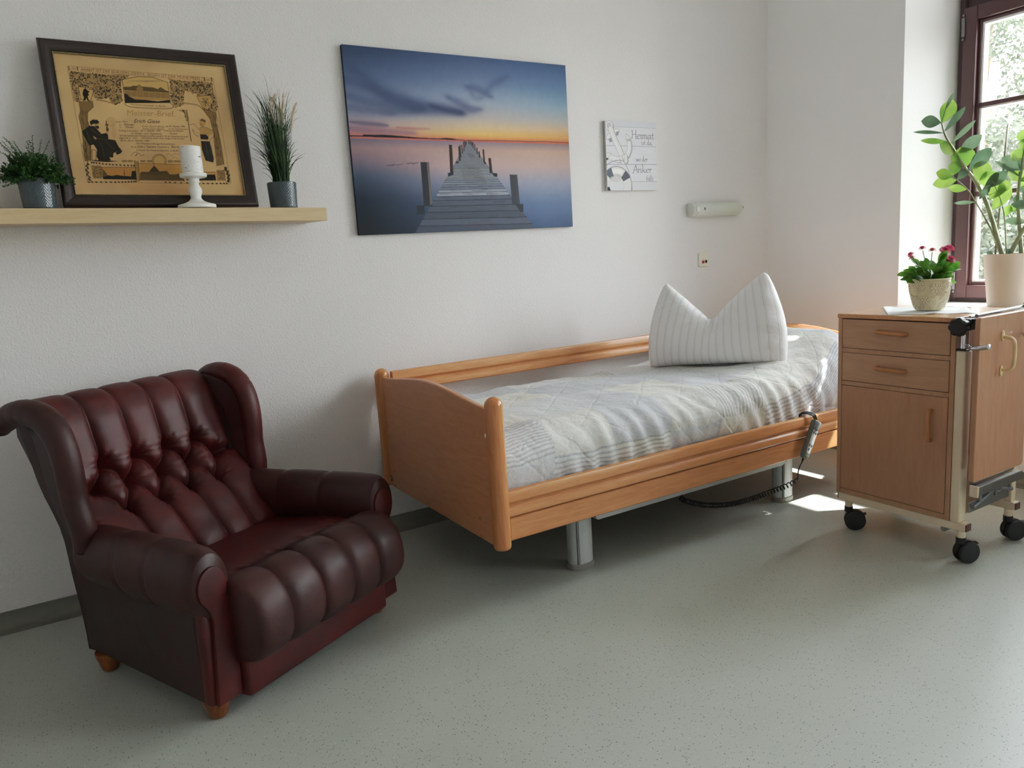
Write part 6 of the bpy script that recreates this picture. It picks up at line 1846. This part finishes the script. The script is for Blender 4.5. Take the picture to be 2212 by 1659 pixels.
def zz_plant():
    cx, cy = 2.742, -1.312; zb = SILL + .0225
    root = thing('potted_zz_plant', 'tall glossy-leaved plant with upright stems in a plain beige pot on the window sill', 'potted plant', (cx, cy, zb))
    pr = [(.094, 0), (.097, .003), (.100, .02), (.112, .14), (.1225, .245), (.1235, .250), (.1215, .252), (.118, .250), (.1165, .235), (.110, .16)]
    mk('pot', *lathe([(r, zb + h) for r, h in pr], cx, cy, 64), M['pot_beige'], root, autosmooth=50)
    mk('soil', *lathe([(.0005, zb + .238), (.06, zb + .236), (.1165, zb + .232)], cx, cy, 40, cap=False), M['soil'], root)
    top = zb + .235
    R = random.Random(12)
    # leans along the glass: a = sideways towards the bed, b = up, depth = into the room
    AX = Vector((-.65, .76, 0)); DX = Vector((-.62, -.60, 0))
    def W(a, b, dpt=0): return Vector((cx, cy, zb)) + AX * a + DX * dpt + Vector((0, 0, b))
    stems = [
        ([(0.045, 0.234, 0.0), (0.111, 0.462, 0.0), (0.171, 0.596, 0.0), (0.218, 0.663, 0.0), (0.256, 0.731, 0.0), (0.292, 0.793, 0.0), (0.311, 0.834, 0.0), (0.324, 0.883, 0.0)], 0.0115,
         [(0.328, 0.881, 0.399, 0.896, 0.0197, 'd'), (0.322, 0.881, 0.281, 0.969, 0.0233, 'm'), (0.311, 0.938, 0.286, 1.0, 0.0052, 'd'), (0.309, 0.839, 0.234, 0.931, 0.0103, 'p'), (0.317, 0.834, 0.421, 0.854, 0.0067, 'd'), (0.298, 0.789, 0.394, 0.806, 0.0093, 'm'), (0.273, 0.788, 0.194, 0.865, 0.0083, 'd'), (0.254, 0.731, 0.321, 0.777, 0.0217, 'l'), (0.232, 0.741, 0.166, 0.798, 0.0186, 'd'), (0.218, 0.666, 0.237, 0.746, 0.0341, 'l'), (0.193, 0.663, 0.125, 0.731, 0.0217, 'd'), (0.169, 0.601, 0.133, 0.676, 0.03, 'l'), (0.16, 0.586, 0.094, 0.617, 0.0238, 'm')]),
        ([(0.044, 0.234, 0.0), (0.1, 0.369, 0.005), (0.171, 0.503, 0.01), (0.21, 0.565, 0.015), (0.278, 0.632, 0.02)], 0.0055,
         [(0.278, 0.625, 0.336, 0.648, 0.0186, 'l'), (0.276, 0.632, 0.262, 0.687, 0.0197, 'l'), (0.256, 0.607, 0.339, 0.601, 0.0186, 'l'), (0.21, 0.56, 0.276, 0.576, 0.0124, 'l'), (0.251, 0.612, 0.21, 0.653, 0.0114, 'd'), (0.169, 0.498, 0.245, 0.503, 0.0062, 'p')]),
        ([(0.028, 0.234, 0.0), (0.045, 0.4, 0.007), (0.064, 0.488, 0.015), (0.089, 0.55, 0.022), (0.111, 0.591, 0.03)], 0.004,
         [(0.103, 0.462, 0.039, 0.55, 0.0217, 'm'), (0.116, 0.508, 0.072, 0.586, 0.0238, 'm'), (0.144, 0.56, 0.061, 0.622, 0.0186, 'd'), (0.089, 0.529, 0.05, 0.581, 0.0155, 'm'), (0.16, 0.513, 0.127, 0.565, 0.0103, 'd')]),
        ([(0.022, 0.234, 0.0), (-0.016, 0.322, 0.005), (-0.059, 0.415, 0.01), (-0.103, 0.529, 0.015), (-0.125, 0.653, 0.02)], 0.013,
         [(-0.048, 0.394, 0.028, 0.407, 0.0124, 'd'), (-0.059, 0.425, -0.114, 0.467, 0.0207, 'm'), (-0.081, 0.477, -0.027, 0.524, 0.0207, 'd'), (-0.103, 0.529, -0.153, 0.581, 0.0233, 'm'), (-0.114, 0.601, -0.059, 0.643, 0.0233, 'm'), (-0.123, 0.648, -0.147, 0.715, 0.0248, 'l'), (-0.076, 0.467, 0.012, 0.477, 0.0145, 'd')]),
        ([(-0.033, 0.234, -0.0), (-0.016, 0.4, -0.002), (-0.007, 0.529, -0.004), (-0.016, 0.632, -0.006), (-0.029, 0.757, -0.008), (-0.048, 0.829, -0.01)], 0.011,
         [(0.001, 0.638, 0.053, 0.689, 0.0269, 'd'), (-0.005, 0.638, -0.04, 0.676, 0.0228, 'd'), (-0.01, 0.684, 0.02, 0.715, 0.0238, 'm'), (-0.016, 0.715, -0.04, 0.764, 0.0248, 'l'), (-0.029, 0.757, -0.016, 0.808, 0.0228, 'l'), (-0.043, 0.803, -0.076, 0.85, 0.0228, 'l'), (-0.005, 0.586, 0.028, 0.632, 0.0207, 'm'), (-0.016, 0.581, -0.043, 0.622, 0.0207, 'm'), (-0.008, 0.55, -0.065, 0.529, 0.0166, 'd'), (-0.011, 0.472, -0.059, 0.482, 0.0166, 'd'), (0.045, 0.425, 0.028, 0.469, 0.0124, 'l'), (0.023, 0.446, -0.005, 0.472, 0.0135, 'l'), (-0.007, 0.524, -0.005, 0.488, 0.0124, 'd'), (-0.01, 0.601, 0.083, 0.674, 0.0072, 'p'), (-0.027, 0.555, -0.048, 0.596, 0.0155, 'l')]),
        ([(-0.059, 0.234, -0.0), (-0.125, 0.374, -0.007), (-0.18, 0.529, -0.013), (-0.213, 0.653, -0.02)], 0.012,
         [(-0.147, 0.425, -0.202, 0.457, 0.0233, 'm'), (-0.164, 0.488, -0.114, 0.529, 0.0217, 'd'), (-0.186, 0.55, -0.241, 0.591, 0.0233, 'm'), (-0.2, 0.601, -0.147, 0.643, 0.0233, 'l'), (-0.213, 0.648, -0.241, 0.705, 0.0233, 'm')]),
    ]
    for pts_, r0, leaves in stems:
        pts = catmull([W(*q) for q in pts_], 8); n = len(pts)
        st = mk('stem', *tube(pts, [r0 * (1 - .72 * (i / (n - 1)) ** .8) for i in range(n)], 10), M['zz_stem'], root)
        dep = pts_[-1][2]
        sets = {'l': G(), 'd': G()}
        for (a0, b0, a1, b1, wd, kind) in leaves:
            k = (b0 - pts_[0][1]) / max(.01, pts_[-1][1] - pts_[0][1])
            base = W(a0, b0, dep * min(1, max(0, k))); tip = W(a1, b1, dep * min(1, max(0, k)) + R.uniform(-.012, .02))
            near = min(pts, key=lambda q: (q - base).length)
            base = near.lerp(base, .35) if (near - base).length < .03 else base
            tip = base + (tip - base) * 1.18; wd *= 1.55
            nrm = (Vector((-.62, -.72, .15)) + rvec(R) * .22).normalized()
            v, f = ring_leaf(base, tip - base, nrm, (tip - base).length, wd, curl=R.uniform(-.04, .12), cup=.10, shape=1.2)
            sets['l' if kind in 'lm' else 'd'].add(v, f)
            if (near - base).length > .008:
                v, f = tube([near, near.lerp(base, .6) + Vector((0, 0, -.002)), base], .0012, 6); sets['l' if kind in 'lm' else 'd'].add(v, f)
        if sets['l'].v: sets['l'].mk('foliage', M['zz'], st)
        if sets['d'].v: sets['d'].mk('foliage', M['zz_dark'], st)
    mk('support_stick', *tube([W(0.068, 0.234, -0.03), W(0.052, 0.617, -0.03), W(0.041, 0.846, -0.03)], [.0048, .0048, .004], 8), M['stick'], root)
    sp_ = G()
    for k in range(3):
        v, f = ring_leaf(W(.085 - .06 * k, .236, .03), Vector((-.3, .5 - .5 * k, .45)), Vector((-.6, -.3, .8)), .045, .014, shape=1.2); sp_.add(v, f)
    sp_.mk('young_foliage', M['zz_dark'], root)
zz_plant()

# ------------------------------------------------------------------ outside the window
struct(mk('ground', [(3.11, -30, -.6), (45, -30, -.6), (45, 40, -.6), (3.11, 40, -.6)], [(0, 1, 2, 3)], M['lawn'], smooth=False))
def tree(name, label, x, y, h, cr, cz, n, seed, spread=(1, 1, 1)):
    R = random.Random(seed)
    root = thing(name, label, 'tree', (x, y, -.6), group='trees outside the window')
    mk('trunk', *tube(catmull([(x, y, -.6), (x + .1, y - .05, cz * .4), (x - .05, y + .1, cz), (x, y, h * .9)], 6), [.16 - .006 * k for k in range(19)], 10), M['bark'], root)
    g = G(); cl = [(Vector((x, y, cz)) + Vector((a.x * cr * spread[0], a.y * cr * spread[1], a.z * cr * spread[2])) * R.uniform(.3, 1), R.uniform(.35, .6) * cr * .7) for a in [rvec(R) for _ in range(34)]]
    for k in range(n):
        c, rad = cl[R.randrange(len(cl))]
        p = c + rvec(R) * rad * R.random() ** .4
        if p.z < -.5: continue
        d = (rvec(R) + Vector((0, 0, -.4))).normalized()
        leaf_quad(g, p, d, rvec(R), R.uniform(.07, .13), R.uniform(.025, .04), .015)
    g.mk('crown', M['tree_leaf'], root, smooth=False)
tree('broadleaf_tree', 'pale green leafy tree seen through the upper window panes', 15.2, 5.0, 8.5, 2.7, 3.4, 16000, 1, (.75, 1.35, 1.25))
tree('broadleaf_tree', 'low bushy green tree filling the lower window panes', 9.4, 2.1, 3.6, 1.6, .9, 12000, 2, (.8, 1.5, .95))

# ------------------------------------------------------------------ light
SUN_AZ, SUN_EL = (.86, -.51), math.radians(54.2)
to_sun = Vector((SUN_AZ[0] * math.cos(SUN_EL), SUN_AZ[1] * math.cos(SUN_EL), math.sin(SUN_EL)))
ld = bpy.data.lights.new('sun', 'SUN'); ld.energy = 57.0; ld.angle = math.radians(.6); ld.color = (1.0, .965, .92)
lo = bpy.data.objects.new('sun', ld); COL.objects.link(lo); lo.rotation_euler = to_sun.to_track_quat('Z', 'Y').to_euler(); lo.location = (12, -8, 14)
w = bpy.data.worlds.new('sky'); SC.world = w; w.use_nodes = True
nt = w.node_tree; bg = nt.nodes['Background']
tc = nt.nodes.new('ShaderNodeTexCoord'); sp3 = nt.nodes.new('ShaderNodeSeparateXYZ'); nt.links.new(tc.outputs['Generated'], sp3.inputs[0])
rp = nt.nodes.new('ShaderNodeValToRGB'); e = rp.color_ramp.elements
e[0].position = 0.0; e[0].color = (.985, .975, .99, 1); e[1].position = .8; e[1].color = (.86, .90, 1.0, 1)
nt.links.new(sp3.outputs['Z'], rp.inputs['Fac']); nt.links.new(rp.outputs['Color'], bg.inputs['Color'])
# hazy summer sky: broad bright aureole round the sun
dt = nt.nodes.new('ShaderNodeVectorMath'); dt.operation = 'DOT_PRODUCT'; nt.links.new(tc.outputs['Generated'], dt.inputs[0]); dt.inputs[1].default_value = to_sun
def wm(op, a, b):
    m = nt.nodes.new('ShaderNodeMath'); m.operation = op; nt.links.new(a, m.inputs[0]); m.inputs[1].default_value = b; return m.outputs[0]
st = wm('ADD', wm('MULTIPLY', wm('POWER', wm('MAXIMUM', dt.outputs['Value'], 0.0), 3.0), 21.0), 22.0)
nt.links.new(st, bg.inputs['Strength'])
for (y0, y1) in holes:
    al = bpy.data.lights.new('sky_portal', 'AREA'); al.shape = 'RECTANGLE'; al.size = (y1 - y0) - .18; al.size_y = 2.13
    al.cycles.is_portal = True
    ao = bpy.data.objects.new('sky_portal', al); COL.objects.link(ao); ao.location = (3.12, (y0 + y1) / 2, (SILL + HEAD) / 2)
    ao.rotation_euler = Vector((1, 0, 0)).to_track_quat('Z', 'Y').to_euler()

# ------------------------------------------------------------------ camera
cd = bpy.data.cameras.new('camera'); cam = bpy.data.objects.new('camera', cd); COL.objects.link(cam)
cam.location = (-1.17646, -3.12578, 1.20813)
cam.rotation_euler = Euler((math.radians(80.2084), math.radians(3.52325), math.radians(-31.60802)), 'XYZ')
cd.sensor_fit = 'HORIZONTAL'; cd.sensor_width = 36; cd.lens = 1606.35 * 36 / 2212; cd.clip_start = .05
SC.camera = cam
SC.view_settings.view_transform = 'Standard'; SC.view_settings.look = 'None'
SC.view_settings.exposure = 0.0; SC.view_settings.gamma = 1.0
SC.cycles.max_bounces = 10; SC.cycles.diffuse_bounces = 6; SC.cycles.transparent_max_bounces = 16; SC.cycles.sample_clamp_indirect = 30
SC.cycles.caustics_reflective = False; SC.cycles.caustics_refractive = False
SC.cycles.use_denoising = True

# gentle film curve: open mid tones, rolled-off highlights
SC.view_settings.use_curve_mapping = True
cm = SC.view_settings.curve_mapping
cm.extend = 'EXTRAPOLATED'
cv = cm.curves[3]
pts_c = [(0, 0), (.05, .045), (.14, .136), (.30, .312), (.50, .468), (.75, .635), (1.0, .775)]
while len(cv.points) < len(pts_c): cv.points.new(.5, .5)
for p_, q_ in zip(cv.points, pts_c): p_.location = q_
cm.update()
